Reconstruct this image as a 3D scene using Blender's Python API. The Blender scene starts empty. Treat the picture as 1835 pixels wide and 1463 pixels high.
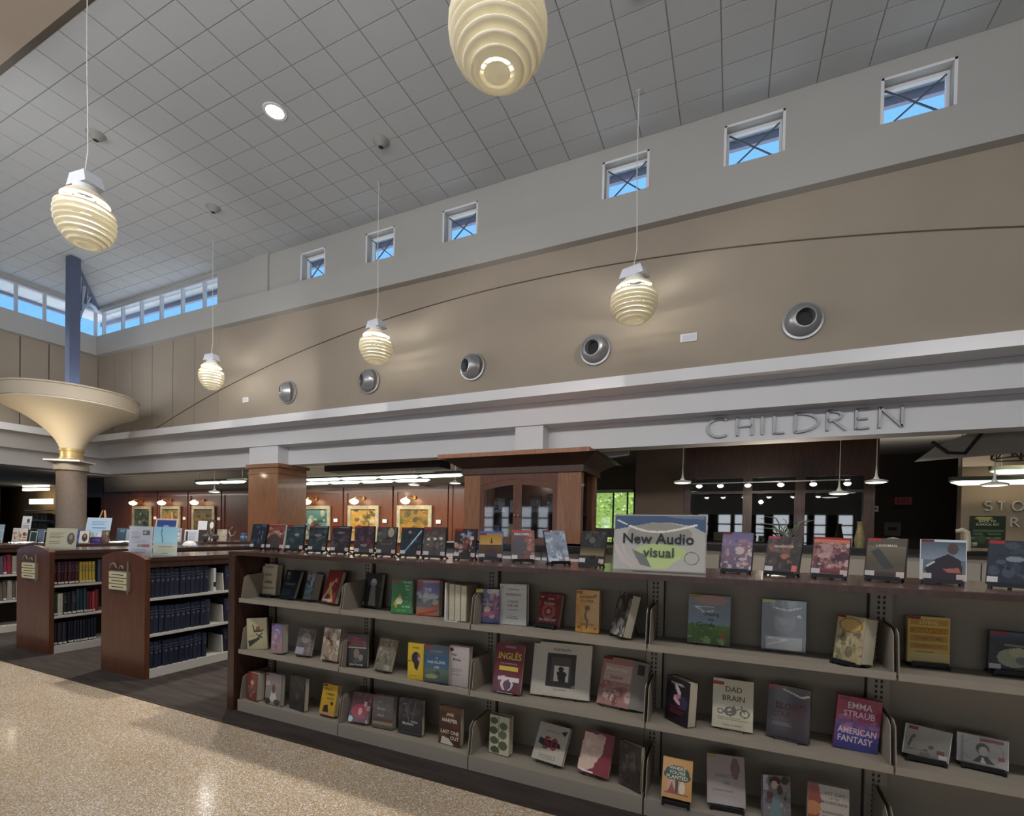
import bpy, bmesh, math, random
import numpy as np
from mathutils import Matrix, Vector
random.seed(7)
R = math.radians
PI = math.pi
S = bpy.context.scene
COL = S.collection

# ------------------------------------------------------------------ camera, world, exposure, lamps
cam_d = bpy.data.cameras.new('camera'); cam = bpy.data.objects.new('camera', cam_d); COL.objects.link(cam)
yaw, pit, rol = R(-24.52), R(-.79), R(1.19)
fw = Vector((math.sin(yaw)*math.cos(pit), math.cos(yaw)*math.cos(pit), math.sin(pit)))
rt = Vector((math.cos(yaw), -math.sin(yaw), 0)); up = rt.cross(fw)
r2 = rt*math.cos(rol)+up*math.sin(rol); u2 = up*math.cos(rol)-rt*math.sin(rol)
M = Matrix.Identity(4)
for i in range(3):
    M[i][0], M[i][1], M[i][2] = r2[i], u2[i], -fw[i]
M[2][3] = 1.5
cam.matrix_world = M
cam_d.sensor_width = 36; cam_d.lens = 36*864.7/1835; cam_d.shift_y = .12616; cam_d.clip_end = 300
S.camera = cam
vs = S.view_settings
vs.view_transform = 'Standard'; vs.look = 'None'; vs.gamma = 1; vs.use_curve_mapping = False; vs.exposure = .25
S.cycles.max_bounces = 8; S.cycles.diffuse_bounces = 4; S.cycles.sample_clamp_indirect = 4.0
S.cycles.use_denoising = True
W = bpy.data.worlds.new('sky'); S.world = W; W.use_nodes = True
bg = W.node_tree.nodes['Background']
bg.inputs[0].default_value = (.205, .50, .93, 1); bg.inputs[1].default_value = 1.12

def hx(s):
    s = s.lstrip('#'); v = [int(s[i:i+2], 16)/255 for i in (0, 2, 4)]
    return tuple(c/12.92 if c <= .04045 else ((c+.055)/1.055)**2.4 for c in v)

def lamp(name, kind, loc, energy, color=(1, 1, 1), size=.3, rot=(0, 0, 0), spot=None, size_y=None):
    d = bpy.data.lights.new(name, kind); d.energy = energy; d.color = color
    if kind == 'AREA':
        d.size = size
        if size_y: d.shape = 'RECTANGLE'; d.size_y = size_y
        else: d.shape = 'DISK'
    elif kind == 'SUN': d.angle = size
    else: d.shadow_soft_size = size
    if spot: d.spot_size = R(spot); d.spot_blend = .8
    o = bpy.data.objects.new(name, d); o.location = loc; o.rotation_euler = rot; COL.objects.link(o)
    return o
WARM = (1, .86, .66); NEUT = (1, .955, .90)
lamp('sunlight', 'SUN', (20, 12, 30), 7, (1, .96, .9), R(.5), (R(16), R(26), 0))
# unseen area lamps added to brighten the ceiling from below
for i, (x, y) in enumerate(((-9, -3.2), (0, -3.2))):
    lamp('ceiling_fill', 'AREA', (x, y, 5.2), 85, (.82, .91, 1), 2.2, (PI, 0, 0))
# recessed downlights of the same row as the one in view
for x, e in ((-15.6, 700), (-11.4, 1050), (-6.64, 1230), (-2.0, 1230), (2.7, 1230), (7.4, 950)):
    lamp('downlight_lamp', 'SPOT', (x, 5.33, 7.86), e, NEUT, .16, spot=76)
# wide area lamp added to stand in for pendant light on the cornice wall
lamp('cornice_fill', 'AREA', (-3, .4, 5.4), 380, (1, .98, .96), 20, (R(80), 0, 0), size_y=.6)
lamp('rear_window_fill', 'AREA', (-3, -9.5, 1.6), 300, (.93, .97, 1), 18, (R(90), 0, 0), size_y=2.2)  # area lamp added behind the rear windows to fill the shelf fronts
lamp('left_wall_wash', 'AREA', (-8.5, 3.5, 4.9), 75, (1, .97, .95), 8, (R(86), 0, R(90)), size_y=.5)  # wide area lamp facing the left wall, no fixture modelled

# ------------------------------------------------------------------ materials
MATS = {}
def mat(name, col, rough=.6, metal=0, spec=.5, emit=None, es=0, bump=None, noise=None, coat=0):
    if name in MATS: return MATS[name]
    m = bpy.data.materials.new(name); m.use_nodes = True; n = m.node_tree; b = n.nodes['Principled BSDF']
    c = hx(col) if isinstance(col, str) else col
    b.inputs['Base Color'].default_value = (*c, 1); b.inputs['Roughness'].default_value = rough
    b.inputs['Metallic'].default_value = metal; b.inputs['Specular IOR Level'].default_value = spec
    if coat: b.inputs['Coat Weight'].default_value = coat; b.inputs['Coat Roughness'].default_value = .08
    if emit: b.inputs['Emission Color'].default_value = (*(hx(emit) if isinstance(emit, str) else emit), 1); b.inputs['Emission Strength'].default_value = es
    if noise or bump:
        tc = n.nodes.new('ShaderNodeTexCoord'); nz = n.nodes.new('ShaderNodeTexNoise')
        nz.inputs['Scale'].default_value = (noise or bump)[0]; nz.inputs['Detail'].default_value = 5
        if noise and len(noise) > 2:
            mp = n.nodes.new('ShaderNodeMapping'); mp.inputs['Scale'].default_value = noise[2]
            n.links.new(tc.outputs['Object'], mp.inputs[0]); n.links.new(mp.outputs[0], nz.inputs['Vector'])
        else: n.links.new(tc.outputs['Object'], nz.inputs['Vector'])
        if noise:
            a = noise[1]; r = n.nodes.new('ShaderNodeValToRGB')
            r.color_ramp.elements[0].position = .3; r.color_ramp.elements[1].position = .7
            r.color_ramp.elements[0].color = (*(x*(1-a) for x in c), 1); r.color_ramp.elements[1].color = (*(min(1, x*(1+a)) for x in c), 1)
            n.links.new(nz.outputs[0], r.inputs[0]); n.links.new(r.outputs[0], b.inputs['Base Color'])
        if bump:
            bp = n.nodes.new('ShaderNodeBump'); bp.inputs['Strength'].default_value = bump[1]; bp.inputs['Distance'].default_value = .01
            n.links.new(nz.outputs[0], bp.inputs['Height']); n.links.new(bp.outputs[0], b.inputs['Normal'])
    MATS[name] = m
    return m

def terrazzo():
    m = mat('terrazzo', '#c3ab88', .14, spec=.5); n = m.node_tree; b = n.nodes['Principled BSDF']
    tc = n.nodes.new('ShaderNodeTexCoord'); v = n.nodes.new('ShaderNodeTexVoronoi'); v.inputs['Scale'].default_value = 230
    nz = n.nodes.new('ShaderNodeTexNoise'); nz.inputs['Scale'].default_value = 1.1; nz.inputs['Detail'].default_value = 6
    r = n.nodes.new('ShaderNodeValToRGB'); cr = r.color_ramp
    for p, c in ((0, '#9c7f5c'), (.3, '#ae9069'), (.6, '#b89b74'), (1, '#c5ab84')):
        e = cr.elements.new(p) if p not in (0, 1) else cr.elements[0 if p == 0 else 1]; e.color = (*hx(c), 1)
    mx = n.nodes.new('ShaderNodeMixRGB'); mx.blend_type = 'MULTIPLY'; mx.inputs[0].default_value = .35
    r2_ = n.nodes.new('ShaderNodeValToRGB'); r2_.color_ramp.elements[0].position = .3; r2_.color_ramp.elements[0].color = (.62, .6, .57, 1); r2_.color_ramp.elements[1].position = .65
    L = n.links.new
    L(tc.outputs['Object'], v.inputs['Vector']); L(tc.outputs['Object'], nz.inputs['Vector'])
    sp = n.nodes.new('ShaderNodeSeparateColor'); L(v.outputs['Color'], sp.inputs[0]); L(sp.outputs[0], r.inputs[0])
    L(nz.outputs[0], r2_.inputs[0]); L(r.outputs[0], mx.inputs[1]); L(r2_.outputs[0], mx.inputs[2]); L(mx.outputs[0], b.inputs['Base Color'])
    return m

def carpet():
    m = mat('carpet', '#4a4440', .95, spec=.1); n = m.node_tree; b = n.nodes['Principled BSDF']
    tc = n.nodes.new('ShaderNodeTexCoord'); mp = n.nodes.new('ShaderNodeMapping'); mp.inputs['Rotation'].default_value = (0, 0, R(32))
    nz = n.nodes.new('ShaderNodeTexNoise'); nz.inputs['Scale'].default_value = 6; nz.inputs['Detail'].default_value = 8
    mp.inputs['Scale'].default_value = (.35, 3, 1)
    r = n.nodes.new('ShaderNodeValToRGB'); r.color_ramp.elements[0].position = .35; r.color_ramp.elements[0].color = (*hx('#3b3430'), 1)
    r.color_ramp.elements[1].position = .68; r.color_ramp.elements[1].color = (*hx('#4a433e'), 1)
    L = n.links.new; L(tc.outputs['Object'], mp.inputs[0]); L(mp.outputs[0], nz.inputs['Vector']); L(nz.outputs[0], r.inputs[0]); L(r.outputs[0], b.inputs['Base Color'])
    return m

def wood(name, c1, c2, rough=.35, scale=(14, 14, 1.2), coat=.2):
    m = mat(name, c1, rough, coat=coat); n = m.node_tree; b = n.nodes['Principled BSDF']
    tc = n.nodes.new('ShaderNodeTexCoord'); mp = n.nodes.new('ShaderNodeMapping'); mp.inputs['Scale'].default_value = scale
    nz = n.nodes.new('ShaderNodeTexNoise'); nz.inputs['Scale'].default_value = 3.0; nz.inputs['Detail'].default_value = 7; nz.inputs['Distortion'].default_value = .6
    r = n.nodes.new('ShaderNodeValToRGB'); r.color_ramp.elements[0].position = .3; r.color_ramp.elements[0].color = (*hx(c1), 1)
    r.color_ramp.elements[1].position = .72; r.color_ramp.elements[1].color = (*hx(c2), 1)
    L = n.links.new; L(tc.outputs['Object'], mp.inputs[0]); L(mp.outputs[0], nz.inputs['Vector']); L(nz.outputs[0], r.inputs[0]); L(r.outputs[0], b.inputs['Base Color'])
    return m

def glass(name, tint=(.95, .98, 1), refl=.12, rough=.03):
    m = bpy.data.materials.new(name); m.use_nodes = True; n = m.node_tree; n.nodes.clear()
    o = n.nodes.new('ShaderNodeOutputMaterial'); t = n.nodes.new('ShaderNodeBsdfTransparent'); g = n.nodes.new('ShaderNodeBsdfGlossy')
    t.inputs[0].default_value = (*tint, 1); g.inputs['Roughness'].default_value = rough
    mx = n.nodes.new('ShaderNodeMixShader'); mx.inputs[0].default_value = refl
    n.links.new(t.outputs[0], mx.inputs[1]); n.links.new(g.outputs[0], mx.inputs[2]); n.links.new(mx.outputs[0], o.inputs[0])
    MATS[name] = m
    return m

def shade_mat():
    m = bpy.data.materials.new('lamp_shade_cream'); m.use_nodes = True; n = m.node_tree; n.nodes.clear()
    o = n.nodes.new('ShaderNodeOutputMaterial'); d = n.nodes.new('ShaderNodeBsdfDiffuse'); t = n.nodes.new('ShaderNodeBsdfTranslucent')
    d.inputs[0].default_value = (*hx('#f3eee0'), 1); t.inputs[0].default_value = (*hx('#fbf8ec'), 1)
    mx = n.nodes.new('ShaderNodeMixShader'); mx.inputs[0].default_value = .45
    n.links.new(d.outputs[0], mx.inputs[1]); n.links.new(t.outputs[0], mx.inputs[2]); n.links.new(mx.outputs[0], o.inputs[0])
    return m

def printed():
    m = mat('printed_cover', '#ffffff', .38, spec=.4, coat=.25); n = m.node_tree
    a = n.nodes.new('ShaderNodeAttribute'); a.attribute_name = 'Col'
    n.links.new(a.outputs['Color'], n.nodes['Principled BSDF'].inputs['Base Color'])
    return m

TERR, CARP, PRINT, SHADE = terrazzo(), carpet(), printed(), shade_mat()
TAN = mat('tan_wall_paint', '#9b9083', .85, spec=.2, noise=(1.5, .03))
LGREY = mat('light_grey_paint', '#a9a8a5', .8, spec=.2, noise=(1.2, .02))
WHITE = mat('white_trim_paint', '#dddde0', .6, spec=.3)
WGREY = mat('grey_soffit_paint', '#a39f97', .8, spec=.2)
TILE = mat('acoustic_tile', '#b2b5b8', .95, spec=.1, bump=(160, .25))
GRID = mat('ceiling_grid', '#918f8c', .9, spec=.2)
WOOD = wood('cherry_wood', '#542f20', '#6c4029')
WOODD = wood('dark_cherry_wood', '#3b271f', '#52362b')
WOODL = wood('light_cherry_wood', '#7a5036', '#98694a')
PANELW = wood('wall_panel_wood', '#5a3020', '#75422c')
BEIGE = mat('beige_metal', '#9c9284', .5, spec=.4)
BEIGEB = mat('beige_back_panel', '#93897b', .7, spec=.2, noise=(3, .05))
PALE = mat('pale_metal', '#cfcac0', .5)
BLACK = mat('black_plastic', '#17161a', .35)
DARK = mat('dark_void', '#1d1815', .7)
SLOT = mat('dark_slot', '#29231f', .7)
STEEL = mat('blue_grey_steel', '#515a72', .5, spec=.4)
GALV = mat('grey_metal', '#9a9ca0', .35, metal=.6)
BRUSH = mat('brushed_metal', '#8b8c92', .4, metal=.45)
CREAM = mat('cream_fabric', '#d9cdb6', .8, bump=(60, .1))
STONE = mat('speckled_stone', '#84766c', .6, noise=(45, .18))
TAUPE = mat('taupe_wall', '#6d5f55', .85, spec=.2)
PLASTER = mat('back_room_paint', '#8a8075', .85, spec=.2)
BRASS = mat('brass', '#b58a48', .3, metal=.8)
GOLD = mat('gilt_frame', '#b5a688', .4, metal=.35, noise=(8, .2))
PAGES = mat('page_block', '#cdc4ae', .85, noise=(40, .08, (1, 40, 1)))
PAPER = mat('white_paper', '#e8e6e2', .7)
REDST = mat('red_sticker', '#a3222c', .5)
YELST = mat('yellow_sticker', '#c9b53a', .5)
WHST = mat('white_sticker', '#dedbd8', .6)
FLUO = mat('fluorescent_tube', '#ffffff', .5, emit=(.93, 1, .86), es=2.6)
GLOW = mat('lamp_glass', '#fff4d8', .4, emit=(1, .85, .5), es=3.0)
SPOTW = mat('lit_spot', '#ffffff', .4, emit=(1, .97, .88), es=6)
BULB = mat('bulb', '#ffffff', .4, emit=(1, .93, .7), es=5)
GLASS = glass('window_glass', refl=.05)
DGLASS = glass('dark_room_glass', (.4, .4, .4), .15, .02)
CGLASS = glass('cabinet_glass', (.8, .82, .84), .06, .03)
ACRYL = glass('clear_acrylic', (.97, .98, .98), .04, .12)

# ------------------------------------------------------------------ mesh helpers
class MB:
    def __init__(s): s.v = []; s.f = []; s.m = []
    def add(s, v, f, m=0):
        o = len(s.v); s.v += [tuple(p) for p in v]; s.f += [tuple(i+o for i in q) for q in f]; s.m += [m]*len(f); return s
    def box(s, x0, y0, z0, x1, y1, z1, m=0):
        v = [(x, y, z) for z in (z0, z1) for y in (y0, y1) for x in (x0, x1)]
        return s.add(v, [(0, 2, 3, 1), (4, 5, 7, 6), (0, 1, 5, 4), (1, 3, 7, 5), (3, 2, 6, 7), (2, 0, 4, 6)], m)
    def bar(s, a, b, w, d=None, m=0, up=(0, 0, 1)):
        a, b = Vector(a), Vector(b); d = d or w; t = (b-a).normalized(); u = Vector(up)
        if abs(t.dot(u)) > .98: u = Vector((0, 1, 0))
        x = t.cross(u).normalized(); y = x.cross(t)
        v = [p+x*(i*w/2)+y*(j*d/2) for p in (a, b) for i, j in ((-1, -1), (1, -1), (1, 1), (-1, 1))]
        return s.add(v, [(0, 1, 2, 3), (7, 6, 5, 4), (0, 4, 5, 1), (1, 5, 6, 2), (2, 6, 7, 3), (3, 7, 4, 0)], m)
    def tube(s, pts, r, n=6, m=0):
        pts = [Vector(p) for p in pts]; o = len(s.v); rings = []
        for i, p in enumerate(pts):
            t = (pts[min(i+1, len(pts)-1)]-pts[max(i-1, 0)]).normalized(); u = Vector((0, 0, 1)) if abs(t.z) < .9 else Vector((1, 0, 0))
            x = t.cross(u).normalized(); y = t.cross(x); rr = r[i] if isinstance(r, (list, tuple)) else r
            rings.append([p+x*(math.cos(2*PI*k/n)*rr)+y*(math.sin(2*PI*k/n)*rr) for k in range(n)])
        v = [q for g in rings for q in g]; f = []
        for i in range(len(pts)-1):
            for k in range(n): f.append((i*n+k, i*n+(k+1) % n, (i+1)*n+(k+1) % n, (i+1)*n+k))
        f.append(tuple(range(n))); f.append(tuple(range((len(pts)-1)*n, len(pts)*n)))
        return s.add(v, f, m)
    def lathe(s, prof, c=(0, 0, 0), n=32, m=0, cap=False, axis='z'):
        v = []
        for r, z in prof:
            for k in range(n):
                a = 2*PI*k/n; p = (r*math.cos(a), r*math.sin(a), z)
                if axis == 'y': p = (p[0], z, p[1])
                v.append((p[0]+c[0], p[1]+c[1], p[2]+c[2]))
        f = [(i*n+k, i*n+(k+1) % n, (i+1)*n+(k+1) % n, (i+1)*n+k) for i in range(len(prof)-1) for k in range(n)]
        if cap: f += [tuple(range(n)), tuple(range((len(prof)-1)*n, len(prof)*n))]
        return s.add(v, f, m)
    def prism(s, poly, d0, d1, axis='y', m=0):
        n = len(poly)
        g = {'y': lambda a, b, d: (a, d, b), 'x': lambda a, b, d: (d, a, b), 'z': lambda a, b, d: (a, b, d)}[axis]
        v = [g(a, b, d0) for a, b in poly]+[g(a, b, d1) for a, b in poly]
        f = [tuple(range(n)), tuple(range(2*n-1, n-1, -1))]+[(i, (i+1) % n, n+(i+1) % n, n+i) for i in range(n)]
        return s.add(v, f, m)
    def mesh(s, name, mats, smooth=False):
        me = bpy.data.meshes.new(name); me.from_pydata(s.v, [], s.f)
        for m in (mats if isinstance(mats, (list, tuple)) else [mats]): me.materials.append(m)
        me.polygons.foreach_set('material_index', s.m)
        b = bmesh.new(); b.from_mesh(me); bmesh.ops.recalc_face_normals(b, faces=b.faces); b.to_mesh(me); b.free()
        if smooth:
            me.polygons.foreach_set('use_smooth', [True]*len(me.polygons))
            try: me.set_sharp_from_angle(angle=R(40))
            except Exception: pass
        return me

def link(name, me, parent=None, loc=None, rot=None, world=False):
    o = bpy.data.objects.new(name, me); COL.objects.link(o)
    if loc is not None: o.location = loc
    if rot is not None: o.rotation_euler = rot
    if parent is not None:
        o.parent = parent
        if world: o.matrix_parent_inverse = rootmat(parent).inverted()
    return o
def rootmat(o):
    m = o.matrix_basis.copy()
    if o.parent: m = rootmat(o.parent) @ o.matrix_parent_inverse @ m
    return m
def obj(name, mb, mats, parent=None, world=True, smooth=False, **k):
    return link(name, mb.mesh(name, mats, smooth), parent, world=world, **k)
def tag(o, label=None, cat=None, group=None, kind=None):
    if label: o['label'] = label
    if cat: o['category'] = cat
    if group: o['group'] = group
    if kind: o['kind'] = kind
    return o
def thing(name, label, cat, loc=(0, 0, 0), rot=(0, 0, 0), group=None):
    o = bpy.data.objects.new(name, None); COL.objects.link(o); o.empty_display_size = .1
    o.location = loc; o.rotation_euler = rot
    return tag(o, label, cat, group)
def struct(name, mb, mats, parent=None, smooth=False):
    o = obj(name, mb, mats, parent, smooth=smooth)
    if parent is None: o['kind'] = 'structure'
    return o
def dup(root, loc=None, rot=None, label=None, parent=None):
    c = root.copy(); COL.objects.link(c)
    if loc is not None: c.location = loc
    if rot is not None: c.rotation_euler = rot
    if label: c['label'] = label
    if parent is not None: c.parent = parent
    for ch in list(root.children): dup(ch, parent=c)
    return c

# ------------------------------------------------------------------ the setting
HC = 7.95      # ceiling height
struct('floor', MB().box(-30, -9.3, -.2, 12, 2.415, 0), TERR)
struct('floor_carpet', MB().box(-48, 2.42, -.2, 12, 20, .004), CARP)
struct('trim_1', MB().box(-30, 2.405, -.05, 12, 2.425, .006), mat('dark_edge', '#3a2f27', .5))

cb = MB().box(-17.6, -9.3, HC+.007, 12, 8.3, HC+.25)
ceiling = struct('ceiling', cb, GRID)
PX, PY = .610, .3967
tm = MB().box(-PX/2+.008, -PY/2+.007, 0, PX/2-.008, PY/2-.007, .007).mesh('ceiling_tile', TILE)
tiles = []
for i in range(-29, 9):
    for j in range(12):
        x = .0+(i+.5)*PX-.305+.02; y = 8.07-(j+.5)*PY
        if y < 3.2 and x < -6: continue
        tiles.append((x, y))
far = MB()
tiles.sort(key=lambda p: (p[0]+.3)**2*.6+(p[1]-3)**2)
for k, (x, y) in enumerate(tiles):
    if k < 298:
        t = link('ceiling_tile', tm, ceiling, (x, y, HC))
    else:
        far.box(x-PX/2+.008, y-PY/2+.007, HC, x+PX/2-.008, y+PY/2-.007, HC+.007)
obj('ceiling_tile_field', far, TILE, ceiling)['kind'] = 'stuff'
fb = MB()
for x0, x1, y0, y1 in ((-17.6, 12, -9.2, 3.24),):
    fb.box(x0, y0, HC, x1, y1, HC+.007)
obj('ceiling_panel', fb, TILE, ceiling)
struct('trim_2', MB().box(-17.6, 2.1, 7.83, -5.6, 3.18, HC+.005), mat('beam_paint', '#9a8d7f', .85))

# main clerestory wall: window openings between piers
WX = [(-9.103, -8.418), (-7.201, -6.508), (-5.278, -4.565), (-2.106, -1.404), (-.225, .526), (1.724, 2.464), (4.2, 4.93)]
wb = MB(); YW = 8.07; T = .28
z0, z1 = 7.12, 7.70
xs = [-12.05]+[q for p in WX for q in p]+[12]
for a, b in zip(xs[::2], xs[1::2]): wb.box(a, YW, z0, b, YW+T, z1)
wb.box(-12.05, YW, z1, 12, YW+T, HC+.02); wb.box(-12.05, YW, 6.9, 12, YW+T, z0)
wb.box(-17.5, YW, 7.86, -12.05, YW+T, HC+.02)
struct('wall_clerestory', wb, LGREY)
struct('trim_3', MB().box(-10.80, YW-.05, 7.05, -10.17, YW, HC), LGREY)
struct('trim_4', MB().box(-17.4, 7.97, 6.475, 12, 8.36, 7.03), LGREY)          # projecting ledge under the clerestory
struct('trim_5', MB().box(-17.66, -9, 6.475, -17.4, 8.36, 7.03), LGREY)
wl = MB().box(-17.78, -9, 7.86, -17.5, 8.36, HC+.02)
struct('wall_left_clerestory', wl, LGREY)
# six small square windows
for k, (a, b) in enumerate(WX[:6]):
    w = thing('window_%d' % (k+1), None, None, ((a+b)/2, YW, z0)); w['kind'] = 'structure'
    f = MB(); t = .035; y0, y1 = YW+.14, YW+.20
    f.box(a, y0, z0, a+t, y1, z1); f.box(b-t, y0, z0, b, y1, z1); f.box(a+t, y0, z0, b-t, y1, z0+t*.7); f.box(a+t, y0, z1-t*1.3, b-t, y1, z1)
    obj('window_frame', f, WHITE, w)
    lin = MB(); lin.box(a-.03, YW-.008, z1, b+.03, YW+.0, z1+.03); lin.box(a-.035, YW-.008, z0, a, YW, z1+.03); lin.box(b, YW-.008, z0, b+.035, YW, z1+.03)
    obj('window_casing', lin, WHITE, w)
    obj('pane', MB().box(a+t, y0+.03, z0+.02, b-t, y0+.036, z1-.04), GLASS, w)
    for p, q in (((a+t, y0-.0, z0), (b-t, y0-.0, z1-.05)), ((a+t, y0-.02, z1-.05), (b-t, y0-.02, z0))):
        obj('cross_bar', MB().bar(p, q, .018, .018), mat('dark_bar', '#4d5160', .5), w)
# corner ribbon of clerestory glazing
gz0, gz1 = 7.03, 7.86
w = thing('window_7', None, None, (-15, YW, gz0)); w['kind'] = 'structure'
MULL = [-17.45, -16.45, -15.516, -14.583, -13.64, -12.728, -12.08]
MULW = mat('mullion_grey', '#b9bcc4', .5)
for x in MULL: obj('mullion', MB().box(x-.03, YW+.08, gz0, x+.03, YW+.16, gz1), MULW, w)
for a, b in zip(MULL, MULL[1:]): obj('pane', MB().box(a+.03, YW+.115, gz0, b-.03, YW+.121, gz1), GLASS, w)
obj('window_head', MB().box(-17.5, YW+.06, gz1-.05, -12.05, YW+.18, gz1+.0), MULW, w)
obj('window_sill', MB().box(-17.5, YW, gz0-.02, -12.05, YW+.18, gz0+.015), WHITE, w)
w = thing('window_8', None, None, (-17.5, 6, gz0)); w['kind'] = 'structure'
ML = [8.05-.594*k for k in range(8)]
for y in ML: obj('mullion', MB().box(-17.66, y-.03, gz0, -17.58, y+.03, gz1), MULW, w)
for a, b in zip(ML, ML[1:]): obj('pane', MB().box(-17.625, b+.03, gz0, -17.619, a-.03, gz1), GLASS, w)
obj('window_head', MB().box(-17.68, 3.5, gz1-.05, -17.56, 8.1, gz1), MULW, w)
obj('window_sill', MB().box(-17.68, 3.5, gz0-.02, -17.5, 8.07, gz0+.015), WHITE, w)
# eaves outside
ev = MB().box(-20.2, 8.36, 8.42, 12, 9.36, 8.5); ev.box(-20.2, 9.36, 8.28, 12, 9.44, 8.52, 1)
ev.box(-19.4, 2, 8.14, -17.78, 8.36, 8.22); ev.box(-19.48, 2, 8.05, -19.4, 8.36, 8.24, 1)
eave = struct('roof_eave', ev, [mat('eave_soffit', '#dcd8d8', .8), mat('eave_fascia', '#8d8fa8', .6)])
SOF = mat('soffit_panel', '#e6e2e0', .8); sm1 = MB().box(-.292, 8.37, 8.41, .292, 9.34, 8.42).mesh('soffit_panel', SOF); sm2 = MB().box(-19.38, -.292, 8.13, -17.8, .292, 8.14).mesh('soffit_panel', SOF)
for k in range(50):
    x = -18.7+k*.6
    if x < 11.6: link('soffit_panel', sm1, eave, (x, 0, 0))
for k in range(8): link('soffit_panel', sm2, eave, (0, 3.4+.6*k, 0))
struct('ground', MB().box(-90, 15.4, -.4, 40, 90, -.3).box(-90, -40, -.4, -48.5, 15.4, -.3), mat('bounce_ground', '#d8d2c6', .9))  # unseen pale ground added to bounce sun up to the eaves
struct('roof_low_bounce', MB().box(-48, 9.44, 3.63, 12, 20, 3.7).box(-48, -9, 3.63, -19.1, 9.44, 3.7), mat('bounce_slab', '#e6e3dc', .9))  # unseen pale slab added to throw sunlight onto the eave soffits
struct('roof', MB().box(-19, -9.5, 8.52, 12.3, 9.40, 8.66), WGREY)

# tan upper wall
tb = MB().box(-12.06, 8.13, 3.9, 12, 8.3, 6.5)
wall = struct('wall_main', tb, TAN)
JX = [-17.64, -16.764, -15.855, -14.889, -13.952, -13.022, -12.06]
obj('wall_backing', MB().box(-17.62, 8.17, 3.9, -12.06, 8.3, 6.5), mat('joint_backing', '#4f473d', .9), wall)  # dark backing shows through the panel joints
for a, b in zip(JX, JX[1:]): obj('wall_panel', MB().box(a+.012, 8.13, 3.9, b-.012, 8.17, 6.5), TAN, wall)
wlft = struct('wall_left', MB().box(-17.9, -9, 3.9, -17.67, 8.3, 6.5), mat('joint_backing', '#4f473d', .9))
ys = [8.13]+[6.969-.607*k for k in range(0, 12)]
ys = [8.13, 7.57]+[6.969-.607*k for k in range(0, 12)]
for a, b in zip(ys, ys[1:]): obj('wall_panel', MB().box(-17.67, b+.012, 3.9, -17.62, a-.012, 6.5), TAN, wlft)
# shade of the arched groove, drawn as a thin dark bead on the tan wall
ap = [(-14.065, 4.329), (-11.663, 5.013), (-8.95, 5.562), (-6.978, 5.833), (-3.987, 6.059), (-1.565, 5.993), (.546, 5.832), (1.918, 5.644), (3.186, 5.422)]
co = np.polyfit([p[0] for p in ap], [p[1] for p in ap], 4)
pts = [(x, 8.122, float(np.polyval(co, x))) for x in np.linspace(-15.0, 3.8, 60)]
obj('arched_reveal_shade', MB().tube(pts, .011, 4), mat('reveal_shade', '#5e5448', .8), wall)
# stepped cornice on both walls
def band(n, yf, zb, zt, yb, xw):
    struct('trim_%d' % n, MB().box(xw, yf, zb, 12, yb, zt).box(xw-.6, -9, zb, xw, yb, zt), WHITE)
band(6, 7.85, 3.862, 4.045, 8.6, -17.28)
band(7, 8.30, 3.458, 3.86, 9.0, -17.73)
band(8, 8.65, 3.02, 3.456, 9.02, -18.08)
# wood columns with white upper blocks below the cornice
for k, (a, b) in enumerate(((-11.16, -10.10), (-3.80, -3.20))):
    struct('trim_%d' % (9+2*k), MB().box(a+.02, 8.34, 3.02, b-.02, 8.98, 3.456), WHITE)
    if k == 0:
        m = MB().box(a, 8.34, 0, b, 9.2, 2.93); m.box(a-.05, 8.29, 2.93, b+.05, 9.25, 3.02); m.box(a-.02, 8.32, 2.78, b+.02, 9.22, 2.81)
        tag(obj('wood_column', m, WOODL), 'square cherry wood column under a white block on the cornice', 'column')
# room behind the camera and far shell
struct('wall_rear', MB().box(-30, -9.3, 2.7, 12, -9.0, HC).box(-30, -9.3, 0, 12, -9.0, .5).box(-30, -9.3, .5, -12, -9, 2.7).box(6, -9.3, .5, 12, -9, 2.7), LGREY)
struct('wall_reflected', MB().box(-40, -16.3, -.3, 20, -16, 3.2), mat('reflected_grey', '#a9adb2', .9))  # unseen wall added so the glass reflects pale grey instead of blue sky
rw = thing('window_9', None, None, (-3, -9.1, .5)); rw['kind'] = 'structure'
for k in range(19): obj('mullion', MB().box(-12+k-.12*(1+k%3), -9.2, .5, -12+k+.12*(1+k%2), -9.1, 2.7), BLACK, rw)
for z in (1.1, 1.6, 2.1): obj('transom', MB().box(-12, -9.2, z, 6, -9.1, z+.08), BLACK, rw)
struct('wall_right', MB().box(11.8, -9, 0, 12, 20, HC), LGREY)
struct('wall_left_far', MB().box(-48, -9, 0, -47.8, 20, 4.2), TAUPE)
struct('wall_hidden', MB().box(-48, -9.3, 0, -30, -9.0, 4.2), TAUPE)
struct('ceiling_low', MB().box(-48, -9, 3.5, -18.1, 20, 3.62).box(-18.1, 9.0, 3.5, 12, 20, 3.62), mat('low_ceiling', '#9b958b', .9))
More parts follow.
